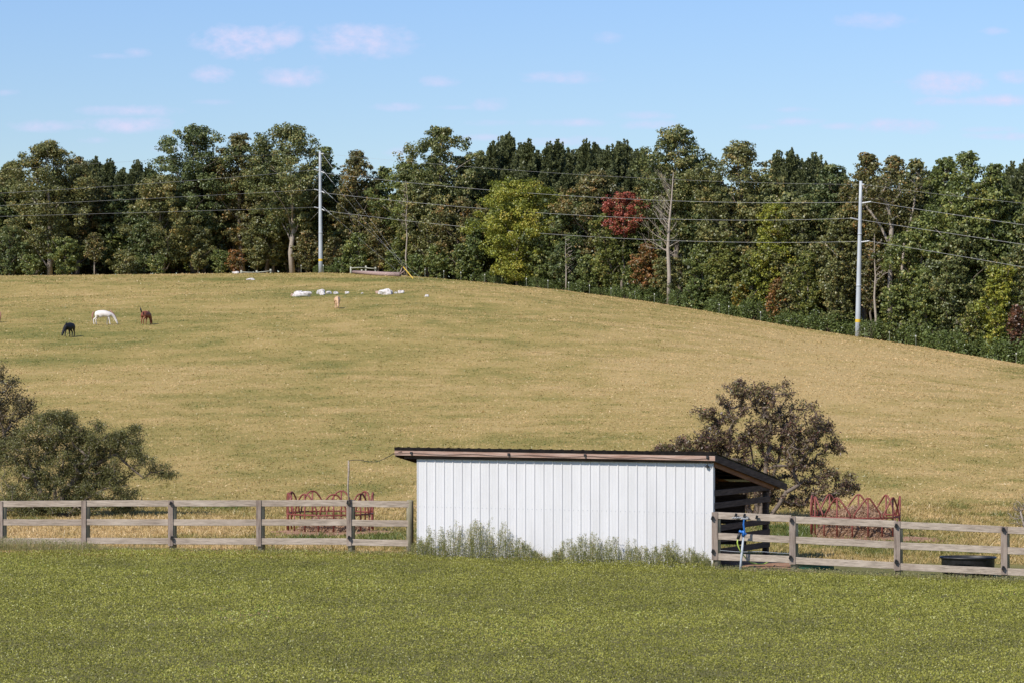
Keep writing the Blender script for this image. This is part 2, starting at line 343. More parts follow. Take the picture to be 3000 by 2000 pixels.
# ---------------------------------------------------------------- leaf and blade clouds
def build_quads(name, V, tint, m, parent=None):
    me = bpy.data.meshes.new(name); n = len(V)//4
    fill(me, V, np.arange(n*4).reshape(n, 4))
    a = me.attributes.new('tint', 'FLOAT', 'POINT'); a.data.foreach_set('value', np.repeat(np.clip(tint, 0, 1), 4).astype(np.float32))
    return mesh_obj(name, me, m, parent)
def unit(a): return a/np.maximum(np.linalg.norm(a, axis=-1, keepdims=True), 1e-9)
def leaf_quads(C, size, nrm, aspect=.6, r=rng, droop=0.0, shape=.5):
    """rhombic leaves centred at C, facing nrm"""
    n = len(C); nrm = unit(nrm)
    t = unit(np.cross(nrm, r.normal(size=(n, 3)))); t[:, 2] -= droop; t = unit(t - nrm*np.sum(t*nrm, 1, keepdims=True))
    s = np.cross(nrm, t); size = np.broadcast_to(size, (n,)).reshape(-1, 1)
    l = t*size*.5; w = s*size*.5*aspect
    V = np.empty((n, 4, 3)); V[:,0] = C-l; V[:,1] = C+w+l*(shape-.5); V[:,2] = C+l; V[:,3] = C-w+l*(shape-.5)
    return V.reshape(-1, 3)
def blades(B, h, w, lean=.35, r=rng):
    """grass blades (narrow quads) rooted at B"""
    n = len(B); a = r.uniform(0, 2*np.pi, n); d = np.stack([np.cos(a), np.sin(a), np.zeros(n)], -1)
    b = r.uniform(0, 2*np.pi, n); ln = np.stack([np.cos(b), np.sin(b), np.zeros(n)], -1)*(r.uniform(.2, 1.6, n)*lean*h)[:, None]
    h = np.asarray(h).reshape(-1, 1); w = np.asarray(w).reshape(-1, 1)
    V = np.empty((n, 4, 3)); V[:,0] = B-d*w*.5; V[:,1] = B+d*w*.5
    top = B+ln; top[:, 2] += h[:, 0]*r.uniform(.7, 1.1, n)
    V[:,2] = top+d*w*.18; V[:,3] = top-d*w*.18
    return V.reshape(-1, 3)

# ---------------------------------------------------------------- trees
def limb(mb, a, b, r0, r1, bend=.12, n=5, seg=4, rr=random):
    a = Vector(a); b = Vector(b); L_ = (b-a).length
    off = Vector((rr.uniform(-1,1), rr.uniform(-1,1), rr.uniform(-.2,.8)))*L_*bend
    pts = []; rad = []
    for k in range(seg+1):
        s = k/seg; pts.append(a.lerp(b, s)+off*math.sin(s*math.pi)+Vector((rr.uniform(-1,1), rr.uniform(-1,1), rr.uniform(-1,1)))*L_*.03*(0<k<seg)); rad.append(r0*(1-s)+r1*s)
    mb.tube(pts, rad, n); return pts
def broadleaf(base, h, w, pal, label, crown0=.25, dens=1.0, leaf=.36, seed=0, bark=None, name='broadleaf_tree', group='broadleaf trees along the wood edge', lean=0.0, thick=1.0, shape='oak', limbs=True, gaps=.0, depth=1.0):
    r = np.random.default_rng(seed+1000); rr = random.Random(seed)
    root = empty(name, base, 0, label, 'tree', group)
    zc0 = h*crown0; hc = h-zc0
    # envelope lobes
    ncl = int(np.clip(19*hc/w, 26, 130)*dens**.5)
    lob = r.uniform(0, 6.28, 3); tr = MB()
    tw = .017*h*thick
    tp = [Vector((0,0,-.4))]
    for k in range(1, 7):
        s = k/6; tp.append(Vector((lean*h*s + rr.uniform(-1,1)*.018*h, rr.uniform(-1,1)*.015*h, h*.86*s)))
    trad = [tw*1.25, tw, tw*.86, tw*.7, tw*.5, tw*.3, tw*.1]; tr.tube(tp, trad, 8)
    def trunk_at(z):
        z = max(.02*h, min(.84*h, z)); k = 0
        while k < 5 and tp[k+1].z < z: k += 1
        s = (z-tp[k].z)/(tp[k+1].z-tp[k].z); return tp[k].lerp(tp[k+1], s), trad[k]*(1-s)+trad[k+1]*s
    C = []; Rd = []
    for i in range(ncl):
        tt = (i+.5)/ncl; tt = tt**.9
        if shape == 'oak': prof = (.62+.55*math.sin(math.pi*min(1,tt*1.05))) * min(1, (1-tt)*3.2+.38)
        elif shape == 'round': prof = math.sin(math.pi*(.08+.86*tt))**.6
        elif shape == 'cone': prof = (1-tt)**.8*.95+.1
        else: prof = (1-.55*tt)
        az = i*2.39996+rr.uniform(-.6,.6); ir = (1+.18*math.sin(2*az+lob[0]+tt*4)+.14*math.sin(3*az+lob[1]-tt*6))*(1+.13*math.sin(tt*13+lob[2]))
        cr = w*rr.uniform(.24, .42)*(.75+.35*prof)*(1 if w > 2 else 1.15); rad = max(0, w*prof*ir-cr*.62)*(math.sqrt(rr.uniform(.55, 1)) if i % 4 else rr.uniform(0, .6))
        C.append((lean*h*(crown0+tt*(1-crown0))+rad*math.cos(az), depth*rad*math.sin(az), min(zc0+hc*tt, h-cr*.55))); Rd.append(cr)
    C = np.array(C); Rd = np.array(Rd)
    if limbs:
        for i in range(len(C)):
            if i % 3 and i < len(C)*.85: continue
            p, pr = trunk_at(C[i][2]-np.hypot(C[i][0], C[i][1])*rr.uniform(.5, 1.1)-Rd[i]*.4)
            limb(tr, p, C[i]+np.array((rr.uniform(-.3,.3),rr.uniform(-.5,.1),.2))*Rd[i], max(.03, pr*.42), .025, .13, 5, 4, rr)
    tr.build('trunk', bark or M_bark, root, True)
    # sub blobs on every clump, leaves on every sub blob
    nleaf = int(w*hc*205*dens*(.36/leaf)**1.6); nsub = 9
    wts = Rd**2; wts /= wts.sum(); ci = r.choice(len(C), nleaf, p=wts)
    sd = unit(r.normal(size=(len(C)*nsub, 3))); sd[:, 2] = sd[:, 2]*.8+.12
    sc_ = np.repeat(C, nsub, 0)+sd*(np.repeat(Rd, nsub)*r.uniform(.45, .95, len(C)*nsub))[:, None]*np.array([1, 1, .72])
    sr = np.repeat(Rd, nsub)*r.uniform(.28, .5, len(C)*nsub)
    keep = r.uniform(size=len(sr)) > gaps; st = r.normal(0, .13, len(sr))
    si = ci*nsub+r.integers(0, nsub, nleaf); ok = keep[si]; si = si[ok]; ci = ci[ok]; n = len(si)
    dd = unit(r.normal(size=(n, 3))); pos = sc_[si]+dd*(sr[si]*r.uniform(.3, 1.08, n)**.6)[:, None]*np.array([1, 1, .62])
    low = pos[:, 2] < .12; pos[low, 2] = .12+r.uniform(0, .5, low.sum())
    nr = dd*.9+unit(pos-C[ci])*.5+r.normal(size=(n, 3))*.75+np.array([0, 0, .55])
    V = leaf_quads(pos, leaf*r.uniform(.6, 1.3, n), nr, .72, r)
    ctint = r.normal(0, .10, len(C))
    build_quads('crown', V, .50+ctint[ci]+st[si]+r.normal(0, .19, n), LM[pal], root)
    return root

K = 3000/2352.0
def far_xy(x, d):
    px = x*K; _, dc = crest(px); D = float(dc)+d; return (px-1500)/F*D, D, px
CAN = [ # x, top (2352-wide photo units), half width, distance behind the edge, leaves, crown start, label
 (28,372,44,22,'olive',.1,'narrow olive tree at the far left edge of the wood line'),
 (115,324,86,9,'olive',.16,'tall ragged olive brown oak with a pale trunk near the left end'),
 (178,362,40,16,'brown',.15,'thin brownish crown just right of the leftmost tall oak'),
 (375,400,62,9,'olive',.14,'brownish spreading oak low left of the dark two headed oak'),
 (446,287,72,14,'dark',.26,'tallest dark green oak with a narrow knobbly top, left part'),
 (500,360,40,20,'dark',.2,'dark shoulder tree tucked behind the tall knobbly topped oak'),
 (558,306,50,16,'brown',.2,'bronze topped oak between two taller green oaks on the left'),
 (612,330,42,20,'oak',.2,'green oak filling the gap behind the bronze topped oak'),
 (672,288,76,9,'oak',.30,'broad green oak with a thick pale trunk just left of the power pole'),
 (748,338,36,18,'green',.2,'green tree rising right behind the left power pole'),
 (828,347,42,12,'brown',.20,'russet slender tree right of the left power pole'),
 (795,430,38,20,'brown',.1,'short russet tree just right of the left power pole'),
 (884,384,34,20,'green',.2,'small green crown between the russet tree and the tall domed oak'),
 (932,372,50,10,'green',.24,'green tree with a forked pale trunk left of the tall domed oak'),
 (1020,291,66,12,'oak',.30,'tall green oak with a domed top and bare lower limbs, mid left'),
 (985,440,52,7,'olive',.18,'grey brown thinning tree below the domed oak, left side'),
 (1062,360,40,20,'dark',.15,'dark oak leaning out right of the tall domed oak'),
 (1060,455,46,7,'brown',.12,'brownish twiggy tree below the domed oak, right side'),
 (1285,430,58,24,'dark',.1,'dark green crown rising right behind the yellow green maple'),
 (1372,392,74,13,'brown',.1,'dark bronze green tree left of the scarlet crown'),
 (1318,470,56,9,'dark',.12,'dark green tree right beside the yellow green maple'),
 (1562,292,76,14,'oak',.30,'tallest round topped green oak behind the bare grey tree'),
 (1506,380,40,24,'olive',.2,'olive tree behind the left branches of the bare grey tree'),
 (1640,400,50,16,'dark',.1,'dark shadowed tree between the round oak and its broad neighbour'),
 (1705,328,84,13,'olive',.12,'broad grey green oak right of the round topped oak'),
 (1775,400,50,17,'oak',.1,'sloping right shoulder tree of the broad grey green oak'),
 (1845,455,55,12,'olive',.1,'olive tree midway between the broad oak and the right power pole'),
 (1905,378,56,18,'dark',.14,'dark green tree with bare twig tips left of the right power pole'),
 (1940,480,46,9,'olive',.2,'pale trunked olive tree close left of the right power pole'),
 (1992,352,52,13,'brown',.22,'bronze crowned tree directly behind the right power pole'),
 (2050,358,46,15,'brown',.30,'bronze topped tree standing behind the pale forked limbs, right part'),
 (2108,366,44,17,'olive',.2,'bronze green crown next right of the forked rusty tree'),
 (2172,362,48,14,'green',.16,'deep green tree left of the highest crown at the right end'),
 (2232,350,60,12,'green',.18,'highest green crown near the right end with a pale trunk base'),
 (2296,378,46,16,'green',.12,'green tree sloping down toward the right frame edge'),
 (2120,500,62,7,'green',.2,'leafy mid height green tree below the two right crowns'),
 (2210,520,62,8,'oak',.14,'broad low oak leaning over the brush near the right end'),
]
for i, (x, top, hw, d, pal, c0, lab) in enumerate(CAN):
    X, D, px = far_xy(x, d); z0 = gz(X, D); ztop = H+(HOR-top*K)/F*D; h = ztop-z0; w = hw*K/F*D
    big = top < 345
    broadleaf((X, D, z0), h, w*1.27, pal, lab, c0, dens=1.15, seed=i*7+3, bark=M_palebark if i in (1,8,13,14,28,30,31,33) else M_bark, lean=random.uniform(-.03,.03), gaps=.12 if big else .05, depth=.8)
LOW = [ # understorey and small trees at the very edge
 (22,520,42,5,'dark',.04,'leafy dark sapling at the far left frame edge'),
 (70,585,26,2,'green',.0,'low bright green bush left of the leftmost pale trunk'),
 (150,545,44,5,'green',.04,'rounded green small tree right of the leftmost pale trunk'),
 (217,535,26,2,'brown',.35,'small brown tree on a bare trunk standing clear at the left'),
 (285,575,36,3,'olive',.0,'low olive sapling right of the small bare trunked tree'),
 (330,500,46,8,'dark',.04,'dark small tree below the left row of pines'),
 (362,585,26,3,'green',.0,'short green sapling left of the twin pale trunks'),
 (455,520,42,8,'olive',.12,'small olive tree below the tall knobbly topped oak'),
 (505,575,24,3,'green',.0,'small green sapling left of the orange sapling'),
 (541,574,23,2,'orange',.05,'small orange sapling glowing in dark shade, left part'),
 (590,500,40,12,'olive',.1,'low olive tree left of the thick pale trunk'),
 (628,430,34,14,'olive',.1,'green brown limbs low left of the thick pale trunk'),
 (705,530,32,5,'brown',.1,'low russet tree between pale trunk and left power pole'),
 (764,545,28,6,'brown',.1,'brown sapling just right of the left power pole'),
 (790,590,26,3,'cedar',.0,'dark cedar bush right of the left power pole'),
 (822,535,34,4,'green',.06,'small green tree behind the wooden brace fence'),
 (868,500,34,6,'brown',.12,'short bronze tree left of the forked pale trunk'),
 (905,575,26,4,'green',.0,'low pale green sapling among the bare trunks'),
 (925,520,28,7,'fresh',.2,'small lime green tree behind the fallen log'),
 (960,585,26,3,'cedar',.0,'cedar sapling right of the fallen log'),
 (1005,560,34,4,'green',.04,'leafy green sapling below the tall domed oak'),
 (1060,560,34,3,'green',.0,'low green sapling left of the yellow green maple'),
 (1088,500,26,5,'cedar',.0,'dark upright cedar touching the yellow green maple'),
 (1188,410,122,2,'lime',.05,'big yellow green maple glowing in the middle of the wood edge'),
 (1255,540,44,4,'green',.1,'green small tree right under the yellow green maple'),
 (1300,555,46,3,'dark',.12,'dark low tree with crooked grey stems right of the maple'),
 (1405,478,52,4,'fresh',.08,'lime green maple below the scarlet crown'),
 (1350,585,30,3,'green',.0,'low green sapling between the two bright maples'),
 (1432,442,50,4.5,'red',.60,'scarlet crowned tree left of the bare grey tree'),
 (1482,560,40,2,'orange',.2,'rust orange small tree below the bare grey tree'),
 (1455,600,30,3,'green',.0,'green sapling beneath the rust orange tree'),
 (1545,590,50,4,'olive',.06,'grey green small tree hiding the foot of the bare grey tree'),
 (1612,560,42,5,'green',.08,'green small tree right of the bare grey tree'),
 (1600,640,26,2,'cedar',.0,'low dark bush over the red brown broken stems'),
 (1668,545,46,4,'fresh',.1,'yellow green small tree below the broad grey green oak'),
 (1725,575,34,3,'fresh',.06,'small lime tree left of the orange tinged sapling'),
 (1768,468,50,6,'lime',.1,'tall yellow green tree below the right shoulder of the broad oak'),
 (1785,640,30,2,'orange',.05,'orange tinged sapling at the edge below the broad oak'),
 (1702,650,24,2,'yellow',.02,'yellow orange bush low at the edge below the broad oak'),
 (1858,578,42,3,'fresh',.18,'lime green small tree with a bare stem left of the right pole'),
 (1920,600,44,3,'olive',.08,'olive small tree directly left of the right power pole'),
 (1818,610,30,4,'olive',.05,'dull olive sapling between orange sapling and lime tree'),
 (2000,570,34,8,'brown',.3,'reddish twiggy small tree just right of the right power pole'),
 (2060,655,40,2,'green',.02,'bright leafy small tree right of the right power pole'),
 (2130,640,46,3,'green',.02,'rounded green small tree above the brush right of the pole'),
 (2195,590,44,5,'oak',.06,'dark green small tree in front of the right end crowns'),
 (2290,610,46,3,'lime',.06,'yellow green tree near the right frame edge'),
 (2338,700,26,2,'rust',.05,'rusty red bush at the right frame edge'),
 (2345,560,40,8,'oak',.04,'green tree cut by the right frame edge'),
 (2240,690,36,2,'fresh',.0,'low yellow green tree beside the pale stump like trunk'),
]
for i, (x, top, hw, d, pal, c0, lab) in enumerate(LOW):
    X, D, px = far_xy(x, d); z0 = gz(X, D); ztop = H+(HOR-top*K)/F*D; h = max(1.6, ztop-z0); w = hw*K/F*D
    broadleaf((X, D, z0), h, w, pal, lab, c0, dens=1.25, leaf=.30, seed=i*11+501, shape='round', bark=M_palebark if i in (3,17,39) else M_bark, lean=random.uniform(-.04,.04), gaps=.08, name='small_tree', group='small trees and saplings at the wood edge', thick=.8, depth=.8)

FILL = []
sil = np.array([(0,375),(115,330),(185,385),(300,395),(390,330),(450,300),(520,335),(600,320),(700,300),(770,380),(800,400),(830,360),(900,385),(960,335),(1020,300),(1090,350),(1200,400),(1460,400),(1520,330),(1600,310),(1640,330),(1760,345),(1810,380),(1900,385),(1990,365),(2100,375),(2240,365),(2310,388),(2400,400)], float)
fp = []
for i, x in enumerate(np.arange(-110, 2460, 24)):
    x = x+random.uniform(-7, 7); top = np.interp(x, sil[:,0], sil[:,1])+random.uniform(42, 120)
    X, D, px = far_xy(x, random.uniform(17, 25)); z0 = gz(X, D); h = H+(HOR-top*K)/F*D-z0
    if i < 6:
        o = broadleaf((X, D, z0), h, 3.4, ('dark','olive','oak','brown','dark','green')[i], 'plain leafy tree filling the shade between the edge trees', .06, dens=1.1, leaf=.45, seed=900+i, group='trees filling the wood behind the edge'); fp.append((o, h))
    else:
        o, hh = fp[i % 6]; c = o.copy(); S.collection.objects.link(c); c.location = (X, D, z0); c.rotation_euler = (0, 0, random.uniform(0, 6.28)); c.scale = (1.1, 1.1, h/hh)
        for ch in o.children: k_ = ch.copy(); S.collection.objects.link(k_); k_.parent = c
# pines: three built, the rest copied
def pine(base, h, w, seed):
    r = np.random.default_rng(seed); rr = random.Random(seed)
    root = empty('pine_tree', base); tag(root, 'dark green pine with upright pointed shoots in the row behind', 'tree', 'pines rising behind the broadleaf trees')
    tr = MB(); tr.tube([(0,0,-.5),(0,0,h*.5),(0,0,h*.99)], [h*.013, h*.009, .03], 7)
    C = []; Dv = []; Ls = []
    nb = 120
    for i in range(nb):
        t = (i+.5)/nb; z = h*(.22+.76*t); az = i*2.39996+rr.uniform(-.4,.4)
        ln = w*min(1, .45+t*1.6)*(1-t)**.62*rr.uniform(.45, 1.15)+.15; up = .25+.6*t
        e = Vector((ln*math.cos(az), ln*math.sin(az), z+ln*up))
        if i % 4 == 0: tr.tube([(0,0,z),(e.x*.5, e.y*.5, z+ln*up*.35), tuple(e)], [.05,.035,.015], 4)
        for k in range(7):
            s = rr.uniform(.2, .95); C.append((e.x*s+rr.uniform(-.25,.25), e.y*s+rr.uniform(-.25,.25), z+ln*up*s*s+rr.uniform(-.2,.2))); Dv.append((math.cos(az)*.6, math.sin(az)*.6, .6+rr.random())); Ls.append(1)
        n_s = (4 if i % 2 else 2) if t > .7 else 1
        for j in range(n_s): C.append((e.x, e.y, e.z+.33*j)); Dv.append((0,0,2)); Ls.append(.55)
    for k in range(8): C.append((0, 0, h+.5-.3*k)); Dv.append((0,0,2)); Ls.append(.5+.06*k)
    Ls = np.array(Ls)
    C = np.array(C); Dv = unit(np.array(Dv)); m_ = 13
    base_ = np.repeat(C, m_, 0); dv = unit(np.repeat(Dv, m_, 0)*1.1+r.normal(size=(len(base_), 3))*.55)
    Ln = r.uniform(.35, .75, len(base_))*np.repeat(Ls, m_); sd = unit(np.cross(dv, r.normal(size=dv.shape)))
    V = np.empty((len(base_), 4, 3)); V[:,0] = base_-sd*.05; V[:,1] = base_+sd*.05
    V[:,2] = base_+dv*Ln[:,None]+sd*.10; V[:,3] = base_+dv*Ln[:,None]-sd*.10
    # leader and candles: bristly upright shoots at the top
    tr.build('trunk', M_bark, root, True)
    ct = np.repeat(r.normal(0, .12, len(C)), m_)
    build_quads('crown', V.reshape(-1, 3), .45+ct+r.normal(0, .13, len(base_)), LM['pine'], root)
    return root
def copy_tree(o, loc, rz, sc):
    c = o.copy(); S.collection.objects.link(c); c.location = loc; c.rotation_euler = (0, 0, rz); c.scale = sc
    for ch in o.children:
        k = ch.copy(); S.collection.objects.link(k); k.parent = c
    return c
protos = None
PINES = []
for x, top in [(-10,372),(8,380),(42,388),(195,382),(214,372),(236,386),(256,368),(276,390),(300,396),(322,376),(345,392),
  (1108,352),(1128,330),(1148,322),(1170,318),(1192,338),(1214,334),(1236,352),(1256,340),(1280,336),(1302,346),(1322,350),(1345,328),(1366,340),(1392,350),(1412,344),(1438,336),(1456,358),(1474,352),
  (1790,366),(1812,356),(1836,372),(1858,382),(1876,372),(1898,385),(2322,390),(2340,398),(2360,388),(560,400),(860,440),(1085,380),(780,430),(700,400),(2270,420),(2150,400),(1930,400)]:
    PINES.append((x+random.uniform(-6, 6), top+random.uniform(-3, 11), random.uniform(26, 46)))
for x, top in [(1120,400),(1160,395),(1205,405),(1250,400),(1300,405),(1350,395),(1400,400),(1450,405),(205,440),(240,430),(290,440),(1800,430),(1850,430)]:
    PINES.append((x, top, 23))
pp = []
for i, (x, top, d) in enumerate(PINES):
    X, D, px = far_xy(x, d); z0 = gz(X, D); h = H+(HOR-top*K)/F*D-z0
    if i < 4:
        hh = h; o = pine((X, D, z0), h, 3.9, 40+i); pp.append((o, h))
    else:
        o, hh = pp[i % 4]; s = h/hh; copy_tree(o, (X, D, z0), random.uniform(0, 6.28), (1.0*random.uniform(.9,1.15), random.uniform(.9,1.15), s))

# dark wood interior behind the visible rows, one mass
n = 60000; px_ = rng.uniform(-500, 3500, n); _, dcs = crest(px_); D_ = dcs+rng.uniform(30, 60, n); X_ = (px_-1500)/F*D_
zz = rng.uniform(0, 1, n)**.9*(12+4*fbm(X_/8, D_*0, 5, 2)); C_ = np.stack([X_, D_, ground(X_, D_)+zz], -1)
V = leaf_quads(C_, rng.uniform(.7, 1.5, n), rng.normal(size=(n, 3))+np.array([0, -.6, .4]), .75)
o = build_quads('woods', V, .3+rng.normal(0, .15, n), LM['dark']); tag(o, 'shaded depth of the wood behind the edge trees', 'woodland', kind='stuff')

# bare grey tree
def bare(base, h, w, label, seed, side=-1, mat_=None, thick=.015, grp=None, nbr=34, z0=.3):
    rr = random.Random(seed); root = empty('bare_tree', base, 0, label, 'tree', grp); tr = MB(); br = MB()
    tp = [Vector((rr.uniform(-1,1)*.01*h, 0, h*s-.3*(s==0))) for s in (0,.2,.4,.6,.8,1)]; tr.tube(tp, [thick*h*(1-s*.9) for s in (0,.2,.4,.6,.8,1)], 8)
    for i in range(nbr):
        s = z0+(.97-z0)*i/nbr; z = h*s; az = (math.pi if side < 0 else 0)+rr.uniform(-1.2,1.2) if rr.random() < .72 else rr.uniform(0, 6.28)
        ln = w*(1-.55*abs(s-.5)*2)*rr.uniform(.5,1.1)
        e = Vector((math.cos(az)*ln, math.sin(az)*ln*.6, z+ln*rr.uniform(.35,.95)))
        pts = limb(br, (0,0,z), e, thick*h*.34*(1.1-s), .03, .12, 5, 5, rr)
        for k in range(5):
            p = pts[rr.randint(2, 5)]; limb(br, p, p+Vector((rr.uniform(-1,1), rr.uniform(-.5,.5), rr.uniform(-.1,.9)))*ln*.38, .04, .015, .15, 4, 3, rr)
    tr.build('trunk', mat_ or M_palebark, root, True); br.build('branches', mat_ or M_palebark, root, True); return root
def fan_tree(px, D, py_top, label):
    rr = random.Random(77); x = (px-1500)/F*D; z0 = gz(x, D); h = H+(HOR-py_top)/F*D-z0; root = empty('bare_tree', (x, D, z0), 0, label, 'tree', 'bare trees')
    tr = MB(); br = MB(); tp = [Vector(p) for p in ((0,0,-.4),(.1,0,h*.22),(-.1,0,h*.42),(.05,0,h*.6),(.45,0,h*.8),(.7,0,h))]; tr.tube(tp, [.36,.31,.26,.2,.12,.04], 9)
    def tp_at(q):
        q = q*5; k = min(4, int(q)); return tp[k].lerp(tp[k+1], q-k)
    for i in range(30):
        q = .34+.58*i/30; left = rr.random() < .74; el = rr.uniform(.45, 1.15) if q > .5 else rr.uniform(.05, .7)
        ln = (5.6 if left else 2.6)*(1.15-q*.62)*rr.uniform(.55, 1.1); az = (math.pi if left else 0)+rr.uniform(-.8, .8); d = Vector((math.cos(az)*math.cos(el), math.sin(az)*math.cos(el), math.sin(el)))
        a = tp_at(q); r_ = .13*(1.15-q); pts = [a]; rd = [r_]
        for k in range(1, 6):
            d = (d+Vector((rr.uniform(-.12,.12), rr.uniform(-.12,.12), rr.uniform(-.04,.16)))).normalized(); pts.append(pts[-1]+d*ln/5); rd.append(r_*(1-k/5.6))
        br.tube(pts, rd, 5)
        for k in (1,2,2,3,3,4,4,5):
            dd = (d+Vector((rr.uniform(-.7,.7), rr.uniform(-.7,.7), rr.uniform(-.25,.7)))).normalized(); l2 = ln*rr.uniform(.18, .42); p0 = pts[k]
            p1 = p0+dd*l2*.5; p2 = p1+(dd+Vector((0,0,.25))).normalized()*l2*.5; br.tube([p0, p1, p2], [rd[k]*.55, rd[k]*.35, .012], 4)
    tr.build('trunk', M_palebark, root, True); br.build('branches', M_palebark, root, True)
fan_tree(1959, float(crest(1959)[1])+1.0, 505, 'bare grey dead tree with long branches fanning left')
X, D, px = far_xy(2010, 4); z0 = gz(X, D); bare((X, D, z0), 14.5, 2.0, 'slim bare trunk standing close right of the right power pole', 8, 1, M_palebark, .016, 'bare trees', 10, .5)
X, D, px = far_xy(2215, 1.5); z0 = gz(X, D); bare((X, D, z0), 4.6, 1.6, 'small leaning bare sapling above the brush at the right', 9, -1, M_palebark, .014, 'bare trees', 6, .5)
X, D, px = far_xy(1300, 1.5); z0 = gz(X, D); bare((X, D, z0), 8.5, 2.0, 'crooked grey many stemmed bare tree right of the maple', 12, 1, M_palebark, .016, 'bare trees', 9, .3)
X, D, px = far_xy(934, 2); z0 = gz(X, D); bare((X, D, z0), 16.0, 1.9, 'tall thin dead snag with stub branches above the log', 15, -1, M_palebark, .010, 'bare trees', 10, .45)

# brush along the edge
def shrub(base, h, w, seed, pal='cedar', label='', name='edge_shrub', group='dark green brush shrubs along the wood edge', leaf=.2, nl=2600):
    r = np.random.default_rng(seed); rr = random.Random(seed)
    root = empty(name, base, 0, label, 'shrub', group); st = MB()
    tips = []
    for k in range(26):
        az = rr.uniform(0, 6.28); q = rr.uniform(.2, 1)**.6; e = Vector((math.cos(az)*w*q, math.sin(az)*w*q, h*(.35+.65*math.sqrt(max(0, 1-q*q)))*rr.uniform(.75,1.1)))
        st.tube([(e.x*.1, e.y*.1, -.1), (e.x*.55, e.y*.55, e.z*.6), tuple(e)], [.03,.02,.008], 3); tips.append((e.x*.75, e.y*.75, e.z*.75)); tips.append(tuple(e*.98)); tips.append((e.x*.9, e.y*.9, e.z*.4))
    st.build('stem', M_twig, root); T = np.array(tips); ti = r.integers(0, len(T), nl)
    pos = T[ti]+r.normal(size=(nl, 3))*np.array([w, w, h])*.10; pos[:, 2] = np.maximum(pos[:, 2], .05)
    V = leaf_quads(pos, leaf*r.uniform(.6, 1.4, nl), unit(pos+[0, 0, .3])*.7+r.normal(size=(nl, 3))*.8+[0, 0, .4], .5, r)
    build_quads('foliage', V, .45+r.normal(0, .1, len(T))[ti]+r.normal(0, .16, nl), LM[pal], root); return root
shr = [shrub((0, 0, 0), 2.2, 1.9, 70+k, 'cedar', 'dense dark green brush shrub in the hedge row along the wood edge') for k in range(4)]
i = 0; xs = 1120.0; first = set()
while xs < 2400:
    t_ = (xs-1120)/1280; X, D, px = far_xy(xs, random.uniform(.5, 4.5)); z0 = gz(X, D)-.1
    s = random.uniform(.65, 1.15)*(.8+1.0*t_)
    k = i % 4
    if k not in first: o = shr[k]; o.location = (X, D, z0); o.scale = (s, s, s); first.add(k)
    else: copy_tree(shr[k], (X, D, z0), random.uniform(0, 6.28), (s, s, s*random.uniform(.75, 1.15)))
    xs += 17+6*random.random(); i += 1
for xs in (742, 757, 770):
    X, D, px = far_xy(xs, 2.0); copy_tree(shr[0], (X, D, gz(X, D)), random.uniform(0,6), (.9, .8, .62))['label'] = 'low green brush clump between the left power pole and brace fence'

# ---------------------------------------------------------------- power poles and wires
def pole(px, ytop, ybot, D, lean, label):
    b0 = P(px, ybot, D); z0 = gz(b0.x, D); h = H+(HOR-ytop)/F*D - z0
    root = empty('power_pole', (b0.x, D, z0), 0, label, 'power pole', 'tall steel power poles')
    mb = MB(); pts = []; rad = []
    for k in range(9):
        s = k/8; pts.append((lean*s, 0, -.4 if k == 0 else h*s)); rad.append(.40*(1-s)+.20*s)
    mb.tube(pts, rad, 16); mb.build('shaft', M_galv, root, True)
    rz_ = MB(); rz_.tube([(lean*.1, 0, h*.095), (lean*.12, 0, h*.115)], [.395, .393], 16, cap=False); rz_.build('warning_band', M_yellow, root, True)
    for s in (.33, .66): MB().tube([(lean*s, 0, h*s-.12), (lean*s, 0, h*s+.12)], [.40*(1-s)+.20*s+.02]*2, 16).build('flange', M_galv, root, True)
    return root, b0.x, D, z0, h
LP, lx, lD, lz, lh = pole(940, 444, 800, 470, -.15, 'left tall grey steel power pole with guy wires on the hill crest')
RP, rx, rD, rz, rh = pole(2513, 531, 988, 374, .42, 'right tall grey steel power pole leaning slightly, at the wood edge')
def on(px, py, D): return P(px, py, D)
def loc(root, v): return Vector(v)-Vector(root.location)
# insulator arms
for (r0, D, items) in ((LP, 470, [((940,503),(921,498)),((940,560),(921,556)),((940,612),(921,608)),((940,503),(951,508)),((940,560),(951,566)),((940,612),(951,618)),((940,452),(948,451))]),
                      (RP, 374, [((2519,597),(2551,592)),((2516,645),(2491,640)),((2514,711),(2546,707)),((2523,541),(2530,542))])):
    for (a, b_) in items:
        mb = MB(); a3 = loc(r0, on(*a, D)); b3 = loc(r0, on(*b_, D)-Vector((0, .4, 0)))
        mb.tube([a3+(b3-a3)*s for s in np.linspace(0, 1, 13)], [(.07 if k % 2 else .12) for k in range(13)], 8); mb.build('insulator', M_ins, r0, True)
